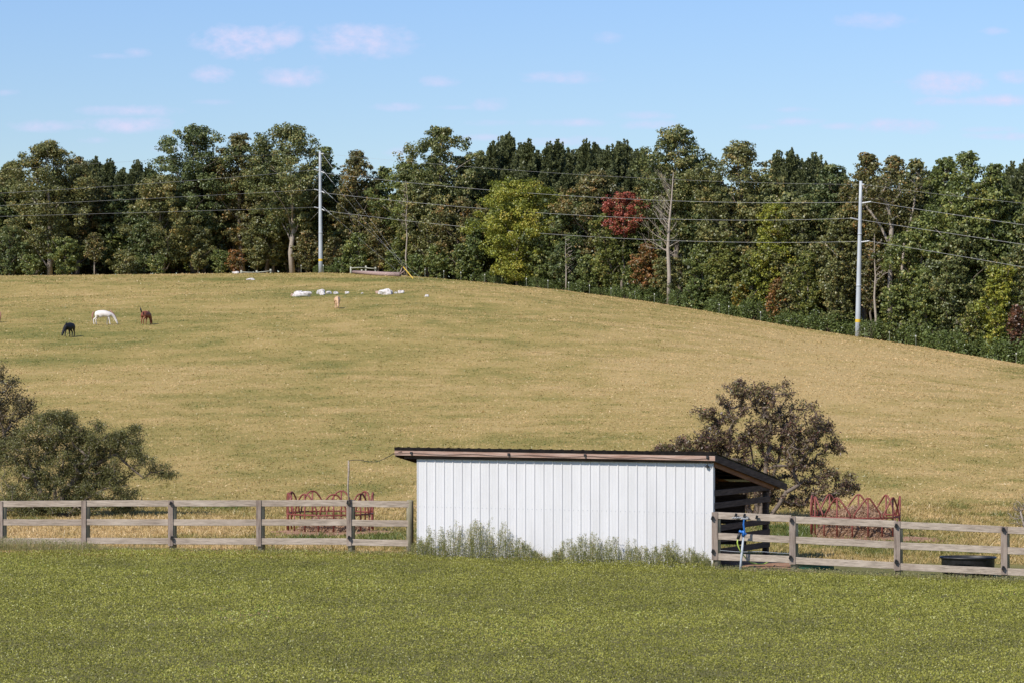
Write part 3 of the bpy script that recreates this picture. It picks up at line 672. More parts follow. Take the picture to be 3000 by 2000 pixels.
# guy wires with yellow guards
def guy(a, D0, b, guard):
    g = hit(b[0], b[1], 300, 520); a3 = loc(LP, on(*a, D0)); g3 = loc(LP, g)
    MB().tube([a3, g3], .009, 4).build('guy_wire', M_guy, LP)
    mb = MB(); mb.tube([a3.lerp(g3, .02), a3.lerp(g3, .13)], .024, 5); mb.build('guy_strain_rod', M_ins, LP)
    if guard: mb = MB(); mb.tube([a3.lerp(g3, .90), a3.lerp(g3, .995)], .07, 6); mb.build('guy_guard', M_yellow, LP)
guy((943,450), 470, (1212,818), False); guy((943,497), 470, (1212,819), True); guy((943,552), 470, (1240,823), False); guy((943,605), 470, (1190,817), False)
guy((936,510), 470, (792,800.5), True); guy((936,566), 470, (765,800.8), False); guy((936,618), 470, (740,801), False)
def wire(pts, label, r=.05):
    """a wire through photograph points (px, py, D), as one sagging curve"""
    A = [P(*p) for p in pts]; org = A[0]; mb = MB(org); out = []
    # quadratic through three points
    a, b_, c = A
    for k in range(25):
        s = k/24; l0 = (s-.5)*(s-1)/(.5); l1 = s*(s-1)/(-.25); l2 = s*(s-.5)/(.5); out.append(a*l0+b_*l1+c*l2)
    mb.tube(out, r, 5); o = mb.build('power_wire', M_wire, None); o.location = org; tag(o, label, 'power line', 'overhead wires between the power poles')
LDm, LDe = 452, 425
wire([(941,451,470),(450,470,445),(-300,520,415)], 'faint topmost wire left of the left power pole', .011)
wire([(921,498,469.6),(460,537,446),(-300,584,415)], 'upper thick wire left of the left power pole', .022)
wire([(921,556,469.6),(460,581,446),(-300,617,415)], 'middle thick wire left of the left power pole', .022)
wire([(921,608,469.6),(460,622,446),(-300,643,415)], 'lowest thick wire left of the left power pole', .022)
wire([(947,451,469.6),(1730,514,422),(2522,541,374)], 'topmost thin wire spanning between the two power poles', .011)
wire([(951,508,469.6),(1730,578,422),(2551,592,373.6)], 'upper thick wire spanning between the two power poles', .021)
wire([(951,566,469.6),(1730,633,422),(2491,640,373.6)], 'middle thick wire spanning between the two power poles', .021)
wire([(951,618,469.6),(1730,694,422),(2546,707,373.6)], 'lowest thick wire spanning between the two power poles', .021)
wire([(2527,541,373.6),(2900,586,352),(3300,622,330)], 'topmost thin wire right of the right power pole', .011)
wire([(2551,592,373.6),(2900,645,352),(3300,702,330)], 'upper thick wire right of the right power pole', .021)
wire([(2518,644,373.6),(2900,702,352),(3300,762,330)], 'middle thick wire right of the right power pole', .021)
wire([(2546,707,373.6),(2900,766,352),(3300,838,330)], 'lowest thick wire right of the right power pole', .021)

# ---------------------------------------------------------------- small fences and posts on the crest
def vpost(org, px, y0, y1, D, r, m, parent, name='post'):
    a = P(px, y1, D); g = gz(a.x, D); top = P(px, y0, D)
    mb = MB(org); mb.tube([(a.x, D, min(g, a.z)-.3), (top.x, D, top.z)], [r*1.05, r], 8); return mb.build(name, m, parent, True)
D = 466; o0 = P(707, 802, D); bf = empty('low_fence', o0, 0, 'low sagging grey rail fence on the crest left of the thick pale trunk', 'fence')
for px, y0, y1 in ((707,792,803),(752,793,803),(793,789,802)): vpost(o0, px, y0, y1, D, .17, M_palepost, bf)
MB(o0).tube([P(707,797.5,D-.2), P(730,798.5,D-.2), P(752,799,D-.2)], .08, 6).build('rail', M_palepost, bf, True)
MB(o0).tube([P(752,798.5,D-.2), P(775,796.5,D-.2), P(793,794,D-.2)], .08, 6).build('rail', M_palepost, bf, True)
D = 462; o0 = P(1028, 804, D); bf = empty('brace_fence', o0, 0, 'grey wooden corner brace of three posts behind the fallen log', 'fence')
for px, y0, y1 in ((1028,782,804),(1072,779,803),(1100,783,806),(1060,790,804)): vpost(o0, px, y0, y1, D+(2 if px == 1060 else 0), .16, M_palepost, bf)
MB(o0).tube([P(1028,786,D-.25), P(1050,784.5,D-.25), P(1072,785,D-.25)], .09, 6).build('rail', M_palepost, bf, True)
MB(o0).tube([P(1072,785,D-.3), P(1088,787,D-.3), P(1100,788,D-.3)], .09, 6).build('rail', M_palepost, bf, True)
D = 457; g = [hit(px, py, 300, 475) for px, py in ((1035,803),(1080,806),(1125,809),(1172,811))]
o0 = g[0]; mb = MB(o0); mb.tube([v+Vector((0, 0, .30)) for v in g], [.27, .33, .36, .40], 9)
lg = mb.build('fallen_log', M_log, None, True); lg.location = o0; tag(lg, 'long pinkish fallen log lying in front of the brace fence', 'log')
mb = MB(o0); mb.tube([g[3]+Vector((0,0,.5)), g[3]+Vector((.35,.2,1.5))], [.14,.05], 6); mb.tube([g[3]+Vector((.1,0,.4)), g[3]+Vector((.9,-.2,1.1))], [.12,.04], 6); mb.build('stub', M_log, lg, True)
tp = [(882,784,798),(947,781,797),(1245,794,816)] + [(px, y-8, y+11) for px, y in ((1300,812),(1350,815),(1420,820),(1470,824),(1542,830),(1605,836),(1666,843),(1727,848),(1790,858),(1860,866),(1917,873),(1976,885),(2107,906),(2135,920),(2228,930),(2533,980),(2606,992),(2683,1007),(2826,1030),(2977,1058))]
proto = None
for px, y0, y1 in tp:
    _, dc = crest(px); D = float(dc)-.8; x = (px-1500)/F*D; z0 = gz(x, D)
    if proto is None:
        proto = empty('wire_fence_post', (x, D, z0), 0, 'thin wire fence post with a white cap along the wood edge', 'post', 'thin white capped fence posts along the wood edge')
        MB().box((0,0,.55), (.07,.07,1.7)).build('stake', M_tpost, proto); MB().box((0,0,1.30), (.10,.10,.20)).build('cap', M_white, proto)
    else: copy_tree(proto, (x, D, z0), 0, (1,1,1))
D = 384; x = (2318-1500)/F*D; o0 = (x, D, gz(x, D)); e = empty('wooden_post', o0, 0, 'short pale wooden post with a broken side rail left of the right power pole', 'post')
MB().tube([(0,0,-.3),(0,0,1.15)], .16, 8).build('post', M_palepost, e, True); MB().tube([(0,-.1,.7),(-.8,-.1,.85)], .07, 6).build('broken_rail', M_palepost, e, True)

# ---------------------------------------------------------------- rocks
def rock(px0, px1, y0, y1, label, m, seed):
    c = hit((px0+px1)/2, y1-1, 200, 475); D = c.y; w = (px1-px0)/F*D/2; h = (y1-y0)/F*D*1.1; rr = random.Random(seed)
    mb = MB(); n, k = 14, 7; vs = []
    for i in range(k+1):
        ph = math.pi*i/k
        for j in range(n):
            a = 2*math.pi*j/n; q = 1+.16*math.sin(3*a+seed)+.13*math.sin(2*a+ph*3+seed*2)+rr.uniform(-.07,.07)
            sq = math.sin(ph)**.7
            vs.append((w*sq*math.cos(a)*q, w*.75*sq*math.sin(a)*q, h*.62*abs(math.cos(ph))**.8*(1 if ph < math.pi/2 else -1)*q+h*.32+rr.uniform(-.04,.04)*h))
    fs = [(i*n+j, (i+1)*n+j, (i+1)*n+(j+1)%n, i*n+(j+1)%n) for i in range(k) for j in range(n)]
    mb.add(vs, fs); o = mb.build('rock', m, None, False); o.location = c; tag(o, label, 'rock', 'pale rocks on the upper hillside')
for i, (a, b_, c, d, m, lab) in enumerate([(858,912,856,870,M_rock,'long flat white boulder, leftmost and longest of the pale rocks'),
 (852,860,862,869,M_rock2,'small pinkish rock touching the left end of the long flat boulder'),
 (930,953,850,863,M_rock,'domed white boulder right of the long flat boulder'),
 (936,954,861,866,M_rock,'flat sliver of pale rock under the domed boulder'),
 (954,972,855,862,M_rock,'low white rock right beside the domed boulder'),
 (976,990,856,863,M_rock,'small white rock just above the cream horse'),
 (1010,1023,856,862,M_rock,'lone small white rock right of the cream horse'),
 (1058,1065,859,862,M_rock,'tiny white stone midway between the two rock groups'),
 (1112,1151,849,864,M_rock,'biggest white boulder of the right hand rock group'),
 (1100,1113,854,861,M_rock2,'reddish earth colored rock left of the biggest right hand boulder'),
 (1142,1152,857,862,M_rock2,'tan stone at the right foot of the biggest boulder'),
 (1154,1164,857,861,M_rock,'small white stone between the two larger right hand boulders'),
 (1165,1184,853,861,M_rock,'rounded white rock at the right of the right hand rock group'),
 (1244,1257,865,871,M_rock,'isolated white stone farthest right on the hillside'),
 (724,748,817,822,M_rock,'flat grey stone in the grass below the low crest fence'),
 (682,702,797,803,M_rock,'low pale stone left of the low crest fence')]): rock(a, b_, c, d, lab, m, i+3)

# ---------------------------------------------------------------- horses
def horse(px, py, heading, coat, mane, label, hgt=1.45, tail_up=False, side=0.0, hide=None, socks=None):
    c = hit(px, py, 180, 420); root = empty('horse', c, R(heading), label, 'horse', 'horses grazing on the hillside')
    k = hgt/1.5; vs = []; es = []; rd = []
    def V_(p, r, par=None):
        vs.append(Vector(p)*k); rd.append(r*k*(1.12 if r > .12 else 1.0)); i = len(vs)-1
        if par is not None: es.append((par, i))
        return i
    pel = V_((-.62,0,1.17), .31); V_((-.86,0,1.14), .2, pel)
    mid = V_((-.2,0,1.06), .345, pel); bar = V_((.2,0,1.06), .36, mid); sh = V_((.52,0,1.16), .29, bar)
    n1_ = V_((.82,side*.1,1.0), .19, sh); n2_ = V_((1.05,side*.3,.74), .14, n1_); n3_ = V_((1.2,side*.5,.48), .12, n2_)
    pl = V_((1.27,side*.6,.36), .125, n3_); fc = V_((1.33,side*.65,.2), .09, pl); V_((1.38,side*.7,.06), .065, fc)
    for s in (-1, 1):
        ff = .1*s
        a = V_((-.66,.17*s,.88), .17, pel); a = V_((-.60+ff*.5,.18*s,.72), .115, a); a = V_((-.86+ff,.16*s,.48), .065, a); a = V_((-.80+ff,.16*s,.14), .05, a); V_((-.76+ff,.16*s,.03), .062, a)
        a = V_((.48,.17*s,.82), .13, sh); a = V_((.50-ff,.17*s,.47), .062, a); a = V_((.48-ff*1.6,.17*s,.13), .045, a); V_((.53-ff*1.6,.17*s,.03), .058, a)
        V_((1.2,side*.55+.07*s,.50), .03, pl)
    me = bpy.data.meshes.new('body'); me.from_pydata(vs, es, []); o = bpy.data.objects.new('body', me); S.collection.objects.link(o)
    sk = o.modifiers.new('skin', 'SKIN'); sk.use_smooth_shade = True
    for i, d in enumerate(me.skin_vertices[0].data): d.radius = (rd[i], rd[i]); d.use_root = (i == 0)
    o.modifiers.new('sub', 'SUBSURF').levels = 1
    dg = bpy.context.evaluated_depsgraph_get(); dg.update(); nm = bpy.data.meshes.new_from_object(o.evaluated_get(dg)); bpy.data.objects.remove(o)
    nm.materials.clear(); mesh_obj('body', nm, coat, root, True)
    mb = MB()
    tl = [(-.98,0,1.22),(-1.1,0,1.3),(-1.15,.05,1.5),(-1.12,.12,1.75)] if tail_up else [(-.90,0,1.26),(-1.03,0,1.1),(-1.06,0,.8),(-1.03,0,.38)]
    mb.tube([Vector(p)*k for p in tl], [.05*k,.075*k,.08*k,.02], 7); mb.build('tail', mane, root, True)
    mb = MB(); mb.tube([Vector(p)*k for p in ((.6,0,1.43),(.86,side*.12,1.19),(1.1,side*.33,.88),(1.26,side*.55,.58))], [.04,.05,.05,.03], 5); mb.build('mane', mane, root, True)
    return root
def coat(name, a, b_): return noisy(name, [(.3,a),(.7,b_)], 3, None, .6, .3, 0)
c_w = coat('white_coat', (.66,.60,.56), (.76,.71,.68)); c_rt = coat('rusty_hair', (.28,.12,.09), (.42,.22,.18))
c_b = coat('bay_coat', (.16,.045,.025), (.25,.085,.05)); c_k = coat('black_coat', (.008,.008,.010), (.018,.018,.022))
c_p = coat('cream_coat', (.52,.33,.19), (.62,.42,.27)); c_c = coat('chestnut_coat', (.17,.07,.05), (.26,.12,.09))
horse(303, 951.5, 4, c_w, c_rt, 'white horse grazing side on with a reddish tail', 1.5)
horse(428, 951, 72, c_b, c_k, 'brown horse grazing facing away with its dark tail flicked up', 1.42, True)
horse(204, 987, -106, c_k, c_k, 'black horse grazing at the left, lowest on the slope', 1.40, False, -.25)
horse(988, 903.5, -82, c_p, c_p, 'cream horse grazing alone below the pale rocks', 1.38)
horse(-24, 945, 172, c_c, c_rt, 'chestnut horse cut off by the left frame edge', 1.30)

# ---------------------------------------------------------------- shed
TH = R(25); Rv = Vector((math.cos(TH), -math.sin(TH), 0)); Bv = Vector((math.sin(TH), math.cos(TH), 0))
FR = Vector(((2090-1500)/F*60.5, 60.5, 0)); LEN = 7.36; FL = FR-Rv*LEN; DEP = 3.62
shed = empty('run_in_shed', FL, 0, 'white metal clad lean to shed with an open wooden right side', 'shed')
def sp_(s, t, z): return FL+Rv*s+Bv*t+Vector((0, 0, z))
ZTF = 2.46
# ribbed front sheet
mb = MB(FL); pts = []
nr_ = 32; step = LEN/nr_
for i in range(nr_):
    s0 = i*step
    for ds, dp in ((0,0.0),(.012,.019),(.030,.019),(.042,0),(.088,0),(.092,.0022),(.108,.0022),(.112,0),(.158,0),(.162,.0022),(.178,.0022),(.182,0)):
        pts.append((s0+ds, -dp))
pts.append((LEN, 0))
vs = []
for s, t in pts: vs += [sp_(s, t-.02, -.12), sp_(s, t-.02, ZTF)]
mb.add(vs, [(2*i, 2*i+2, 2*i+3, 2*i+1) for i in range(len(pts)-1)]); mb.build('front_wall', M_wall, shed)
mb = MB(FL); mb.box(sp_(LEN+.005, .0, 1.17), (.012,.10,2.6), -TH); mb.build('corner_trim', M_wall, shed)
mb = MB(FL)
for zz_ in (1.22, 2.385):
    for i in range(nr_):
        for ds in (-.035, .077): mb.box(sp_(i*step+.0+ds+(.0 if ds > 0 else .0), -.024, zz_-.0), (.014,.008,.012), -TH)
mb.build('screws', M_galv, shed)
# girts behind the sheet and the frame
for z in (.3, 1.2, 2.3): MB(FL).beam(sp_(.02, .05, z), sp_(LEN-.02, .05, z), .09, .14).build('girt', M_shedwood, shed)
SL = (1.80-2.60)/4.68      # roof slope
def zr(t): return 2.54+SL*(t+.2)
for s, t in ((.08,.12),(2.45,.12),(4.9,.12),(LEN-.08,.12),(.08,DEP),(2.45,DEP),(4.9,DEP),(LEN-.07,DEP)):
    mb = MB(FL); mb.beam(sp_(s, t, -.3), sp_(s, t, zr(t)-.22), .13, .13, up=Bv); mb.build('post', M_shedwood, shed)
# front and rear plate beams, rafters
MB(FL).beam(sp_(-.30, -.06, 2.40), sp_(LEN+.02, -.06, 2.40), .04, .0+.14, bev=.004).build('front_plate', M_shedwood, shed)
MB(FL).beam(sp_(-.1, DEP, zr(DEP)-.22), sp_(LEN+.02, DEP, zr(DEP)-.22), .09, .22).build('rear_plate', M_shedwood, shed)
for s in (0.0, 1.2, 2.45, 3.7, 4.9, 6.1, LEN-.05):
    MB(FL).beam(sp_(s, .05, zr(.05)-.09), sp_(s, DEP+.9, zr(DEP+.9)-.09), .045, .15).build('rafter', M_rafter, shed)
for k_ in range(7): t_ = .16+k_*.62; MB(FL).beam(sp_(-.44, t_, zr(t_)-.0), sp_(LEN+.06, t_, zr(t_)-.0), .61, .022, up=(0,0,1), bev=.003).build('roof_shade_board', M_shedwood, shed)  # dark boards added below the sheet so the roof underside reads as shaded
# fascia, rake boards, roof sheet
MB(FL).beam(sp_(-.50, -.165, 2.472), sp_(LEN+.105, -.165, 2.443), .035, .12, seg=8, wob=.003).build('fascia', M_fascia, shed)
MB(FL).beam(sp_(LEN+.085, -.145, zr(-.145)-.085), sp_(LEN+.085, DEP+1.02, zr(DEP+1.02)-.085), .035, .16).build('rake_board', M_rafter if False else M_shedwood, shed)
MB(FL).beam(sp_(-.48, -.145, zr(-.145)-.085), sp_(-.48, DEP+1.02, zr(DEP+1.02)-.085), .035, .14).build('rake_board', M_shedwood, shed)
MB(FL).beam(sp_(LEN+.02, .0, zr(0)-.20), sp_(LEN+.02, DEP+.25, zr(DEP+.25)-.20), .03, .13).build('gable_rafter', M_rafter, shed)
mb = MB(FL); s = -.50; ss = []
while s < LEN+.12: ss.append(s); s += .0325
vs = []
for i, s in enumerate(ss):
    ph = (s % .26)/.26; rib = .022*max(0, 1-abs(ph-.5)/.12)
    for t in (-.182, 1.0, 2.5, DEP+1.06): vs.append(sp_(s, t, zr(t)+.035+rib))
    for t in (-.182, 1.0, 2.5, DEP+1.06): vs.append(sp_(s, t, zr(t)+.028+rib*.9))
fs = []
for i in range(len(ss)-1):
    for k in range(3): fs.append((i*8+k, (i+1)*8+k, (i+1)*8+k+1, i*8+k+1)); fs.append((i*8+4+k, i*8+4+k+1, (i+1)*8+4+k+1, (i+1)*8+4+k))
    fs.append((i*8, i*8+4, (i+1)*8+4, (i+1)*8)); fs.append((i*8+3, (i+1)*8+3, (i+1)*8+7, i*8+7))
mb.add(vs, fs); mb.build('roof_sheet', M_galv, shed)
mb = MB(FL); vs = []; n_ = len(ss)     # wavy black lip over the fascia, coloured as the shaded roof edge
for i, s in enumerate(ss):
    ph = (s % .26)/.26; rib = .016*max(0, 1-abs(ph-.5)/.2); k_ = 1-.35*i/n_
    for t in (-.190, -.184): vs += [sp_(s, t, 2.525-.025*s/LEN), sp_(s, t, 2.545+.055*k_+rib)]
fs = []
for i in range(n_-1):
    a = i*4; c = (i+1)*4; fs += [(a, c, c+1, a+1), (a+2, a+3, c+3, c+2), (a+1, c+1, c+3, a+3), (a, a+2, c+2, c)]
mb.add(vs, fs); mb.build('eave_shade_strip', M_eave_shade, shed)
# rear boards, left and right side boards
for i, z in enumerate((.42, .66, .90, 1.14, 1.38)):
    MB(FL).beam(sp_(.02, DEP-.09, z), sp_(LEN-.52-.03*(i%2), DEP-.09, z), .03, .225, up=(0,0,1), seg=3, wob=.004).build('rear_board', M_shedwood, shed)
for z0, z1 in ((1.66,1.66),(1.38,1.385),(.87,.87),(.62,.62),(.35,.33)):
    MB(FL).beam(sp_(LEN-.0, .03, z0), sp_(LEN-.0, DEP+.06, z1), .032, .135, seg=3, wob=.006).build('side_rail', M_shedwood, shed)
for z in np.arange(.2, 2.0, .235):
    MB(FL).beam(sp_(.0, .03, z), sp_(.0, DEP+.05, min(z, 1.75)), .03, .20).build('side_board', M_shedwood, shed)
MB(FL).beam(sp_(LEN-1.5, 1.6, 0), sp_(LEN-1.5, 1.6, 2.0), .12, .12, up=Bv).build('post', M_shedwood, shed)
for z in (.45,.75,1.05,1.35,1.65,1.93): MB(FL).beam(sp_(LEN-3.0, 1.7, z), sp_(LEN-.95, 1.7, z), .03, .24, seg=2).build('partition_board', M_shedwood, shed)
# insulators and the wire along the fascia
for s in (-.05, 2.45, 4.35, LEN-.06):
    MB(FL).box(sp_(s, -.205, 2.47), (.05,.045,.055), -TH).build('insulator', M_black, shed)
mb = MB(FL); mb.tube([sp_(s, -.20, 2.47-.03*math.sin(s*2.1)**2-.004*s) for s in np.linspace(-.55, LEN-.08, 30)], .005, 4); mb.build('wire', M_black, shed)
MB(FL).tube([sp_(LEN-.04, -.20, 2.46), sp_(LEN-.10, -.10, 2.25)], .006, 4).build('wire', M_black, shed)
MB(FL).box(sp_(LEN-.12, -.07, 2.25), (.065,.05,.05), -TH, ry=.5).build('insulator', M_black, shed)
MB(FL).box(sp_(LEN-.07, -.185, 2.45), (.06,.006,.035), -TH).build('nail_hole', M_black, shed)

# ---------------------------------------------------------------- board fences
def fence(posts, rails, label, tail=None):
    o0 = P(posts[0][0], 1600, posts[0][3]); o0.z = 0; root = empty('board_fence', o0, 0, label, 'fence', 'weathered three rail board fences')
    for (px, y0, y1, D, w) in posts:
        a = P(px, y0, D); b_ = P(px, y1, D)
        if w > 0: MB(o0).beam(Vector((b_.x, D-.10, b_.z)), Vector((a.x, D-.10, a.z)), w, .028, up=(0,1,0), bev=.003, seg=2).build('cover_board', M_board, root)
        mb = MB(o0); zt = a.z-.012 if w > 0 else a.z+.01; xo = .055 if w > 0 else 0
        mb.tube([(a.x+xo, D, gz(a.x, D)-.4), (a.x+xo, D, zt-.04), (a.x+xo, D, zt)], [.088, .084, .072], 12); mb.build('post', M_post, root, True)
    for (x0, x1, D0, D1, segs) in rails:
        for (ya, yb) in segs:
            a = P(x0, ya, D0-.062); b_ = P(x1, yb, D1-.062)
            MB(o0).beam(a, b_, .038, .150, seg=5, wob=.004).build('rail', M_rail, root)
    return root, o0
def dl(px): return 66.3-px*.0016
LPX = [(3-260,1466,1597),(3,1467,1598),(247,1464,1597),(501,1463,1597),(759,1463,1598),(1023,1462,1597)]
posts = [(px, y0, y1, dl(px), .118) for px, y0, y1 in LPX]+[(1201,1465,1660,dl(1201),0)]
rails = []
ys = [[(1475,1475),(1529,1529),(1584,1584)],[(1475,1474),(1529,1529),(1584,1584)],[(1474,1473),(1528,1529),(1583,1584)],[(1473,1473),(1529,1529),(1584,1585)],[(1473,1472.5),(1529,1529),(1584.5,1585)],[(1474,1476),(1530,1532.5),(1587,1590)]]
xs_ = [p[0] for p in posts]
for i in range(6): rails.append((xs_[i]+1, xs_[i+1]-1, dl(xs_[i]), dl(xs_[i+1]), ys[i]))
lf, lo = fence(posts, rails, 'weathered grey three rail board fence left of the shed')
def dr(px): return 60.2-(px-2092)*.0019
RPX = [(2093,1498,1638),(2320,1511,1651),(2626,1525,1669),(2939,1541,1681),(3250,1556,1697)]
posts = [(px, y0, y1, dr(px), .135) for px, y0, y1 in RPX]
ysr = [[(1508,1518),(1569,1579.5),(1629,1637.5)],[(1521,1534),(1580,1595),(1640,1655.5)],[(1536,1550),(1597,1610),(1658,1673)],[(1551,1566),(1611,1626),(1673,1688)]]
rails = [(RPX[i][0]+2, RPX[i+1][0]-2, dr(RPX[i][0]), dr(RPX[i+1][0]), ysr[i]) for i in range(4)]
rf, ro = fence(posts, rails, 'weathered grey three rail board fence right of the shed')
for px, py, rt, oo in [(2087,1516,rf,ro),(2088,1613,rf,ro),(2318,1522,rf,ro),(2315,1631,rf,ro),(2625,1538,rf,ro),(2625,1643,rf,ro),(2939,1549,rf,ro),(2939,1662,rf,ro),(2156,1508,rf,ro),(2181,1509,rf,ro),(2217,1514,rf,ro),(1019,1470,lf,lo),(1022,1573,lf,lo),(500,1473,lf,lo),(503,1574,lf,lo)]:
    D = (dr(px) if rt is rf else dl(px))-.15; MB(oo).box(P(px, py, D), (.05,.05,.075), 0, .3, .25).box(P(px, py+3, D-.02), (.035,.03,.03), 0).build('insulator', M_black, rt)
mb = MB(ro); mb.tube([P(px, 1612+(px-2100)*.03+1.2*math.sin(px*.05), dr(px)-.02) for px in range(2100, 2330, 10)], .0045, 4); mb.build('fence_wire', M_galv, rf)
# thin stake tied to the left fence and the wire to the shed
D = dl(1021)-.16; o0 = P(1021, 1470, D); st = MB(o0); st.tube([P(1023,1476,D), P(1019,1425,D), P(1021.5,1380,D), P(1021,1348,D)], [.022,.02,.024,.02], 7)
o = st.build('wooden_stake', M_rail, None, True); o.location = o0; tag(o, 'thin tall wooden stake tied to the fence left of the shed', 'stake')
o0 = P(1022, 1348, D); mb = MB(o0); e_ = sp_(-.3, -.20, 2.49); a_ = P(1022,1348,D)
mb.tube([a_.lerp(e_, s)+Vector((0,0,-.10*math.sin(math.pi*s))) + Vector((0,0,.03*math.sin(s*9))) for s in np.linspace(0, 1, 16)], .007, 4)
o = mb.build('fence_wire', M_black, None); o.location = o0; tag(o, 'slack dark wire running from the stake to the shed roof', 'wire')

# ---------------------------------------------------------------- hydrant, hose, cable, tubs
D = 59.75; g0 = P(2166, 1668, D); g0.z = gz(g0.x, D); hy = empty('yard_hydrant', g0, 0, 'blue headed yard hydrant on a leaning grey pipe at the right fence', 'hydrant')
hp = P(2178, 1568, D)
MB(g0).tube([g0-Vector((0,0,.2)), hp], .025, 10).build('pipe', M_galv, hy, True)
mb = MB(g0); mb.tube([P(2178,1570,D), P(2178.5,1558,D), P(2179,1553,D)], [.042,.05,.035], 10); mb.tube([P(2181,1562,D), P(2166,1554,D-.04)], [.034,.026], 8); mb.tube([P(2183,1566,D), P(2184,1560,D)], [.03,.03], 8)
mb.build('head', M_blue, hy, True)
mb = MB(g0); mb.beam(P(2181,1556,D-.02), P(2178,1535,D-.05), .035, .05, up=(0,1,0)); mb.beam(P(2178,1536,D-.05), P(2179.5,1521,D-.06), .028, .045, up=(0,1,0)); mb.build('handle', M_blue, hy)
MB(g0).tube([P(2168,1558,D-.05), P(2162,1578,D-.06)], [.032,.036], 8).build('hose_coupling', M_black, hy, True)
o0 = P(2161,1578,D); mb = MB(o0); mb.tube([P(2161.5,1577,D-.06), P(2160,1588,D-.06), P(2163,1600,D-.05), P(2169,1612,D-.03), P(2178,1625,D+.1), P(2190,1640,D+.3), P(2204,1648,D+.5), P(2222,1651,D+.7), P(2240,1650,D+.8), P(2254,1643,D+1.0), P(2262,1640,D+1.6)], .014, 7)
o = mb.build('garden_hose', M_hose, None, True); o.location = o0; tag(o, 'yellow green garden hose hanging from the blue hydrant', 'hose')
o0 = P(2150,1516,59.9); mb = MB(o0); mb.tube([P(x_, 1516+1.6*math.sin(x_*.9)-(x_-2145)*.03, 59.88+.01*math.sin(x_*2.2)) for x_ in np.arange(2145, 2195, 1.2)], .016, 6)
mb.tube([P(x_, 1518.5+1.0*math.sin(x_*1.3), 59.86) for x_ in np.arange(2172, 2192, 1.2)], .02, 6)
o = mb.build('cable_coil', M_chain, None, True); o.location = o0; tag(o, 'grey twisted cable bundle hooked on the top rail above the hydrant', 'cable')
def tub(px, D, w, d, h, m, label, name, rot=0):
    x = (px-1500)/F*D; z = gz(x, D)-.02; mb = MB()
    prof = [(0,.0),(.88,.0),(.93,.04),(.94,h*.3),(.955,h*.32),(.97,h*.88),(.98,h*.9),(1.03,h*.92),(1.045,h*.96),(1.03,h),(.98,h),(.95,h*.93),(.90,.06),(0,.05)]
    mb.lathe((0,0,0), prof, 36, w/2, d/2, rot); o = mb.build(name, m, None, True); o.location = (x, D, z); tag(o, label, 'water tub', 'plastic water tubs'); return o
t1 = tub(2836, 59.6, 1.19, .9, .46, M_black, 'wide black plastic water tub behind the right fence', 'water_tub', -.1)
t2 = tub(2380, 60.9, 1.0, .62, .23, M_green, 'low green plastic tub behind the right fence', 'water_tub'); t2.location.z = -.14
mb = MB(); mb.tube([(-.32+.16*math.cos(a)-.1, -.0, .22+.10*math.sin(a)) for a in np.linspace(.3, 2.9, 10)], .018, 6); mb.build('handle', M_green, t2, True)

# ---------------------------------------------------------------- hay rings
def hayring(px, D, base_py, label, curved, phase):
    x = (px-1500)/F*D; z = min(gz(x, D), H-(base_py-HOR)/F*D)+.02; z = gz(x, D)
    root = empty('hay_ring', (x, D, z), 0, label, 'hay feeder', 'red steel hay rings behind the fence'); Rr = 1.21; top = 1.10; rail = .52 if curved else .56
    cyl = lambda a, zz, r=Rr: Vector((r*math.sin(a), -r*math.cos(a), zz))
    for zz in (rail, -.02): MB().tube([cyl(2*math.pi*k/64, zz) for k in range(64)], .024, 7, closed=True).build('hoop', M_redsteel, root, True)
    for k in range(9):
        a = R(phase+40*k); hw = R(17.5); mb = MB(); pts = []
        prof = [(-1,0),(-1,.14),(-.95,.28),(-.80,.50),(-.58,.74),(-.36,.92),(-.16,.99),(0,1.0),(.16,.99),(.36,.92),(.58,.74),(.80,.50),(.95,.28),(1,.14),(1,0)] if curved else \
               [(-1,0),(-1,.16),(-.88,.30),(-.5,.66),(-.2,.93),(-.08,.99),(.08,.99),(.2,.93),(.5,.66),(.88,.30),(1,.16),(1,0)]
        for s, q in prof: pts.append(cyl(a+hw*s, rail+(top-rail)*q, Rr))
        mb.tube(pts, .024, 7); mb.build('arch', M_redsteel, root, True)
        MB().tube([cyl(a, top-.02), cyl(a, .06)], .024, 7).build('upright', M_redsteel, root, True)
        MB().tube([cyl(a+R(20), rail), cyl(a+R(20), .06)], .022, 7).build('upright', M_redsteel, root, True)
    return root, x, z
M_hay = leafmat('hay_straw', [(0,(.20,.11,.065)),(.4,(.37,.22,.14)),(.8,(.50,.34,.21)),(1,(.60,.46,.29))], .15)
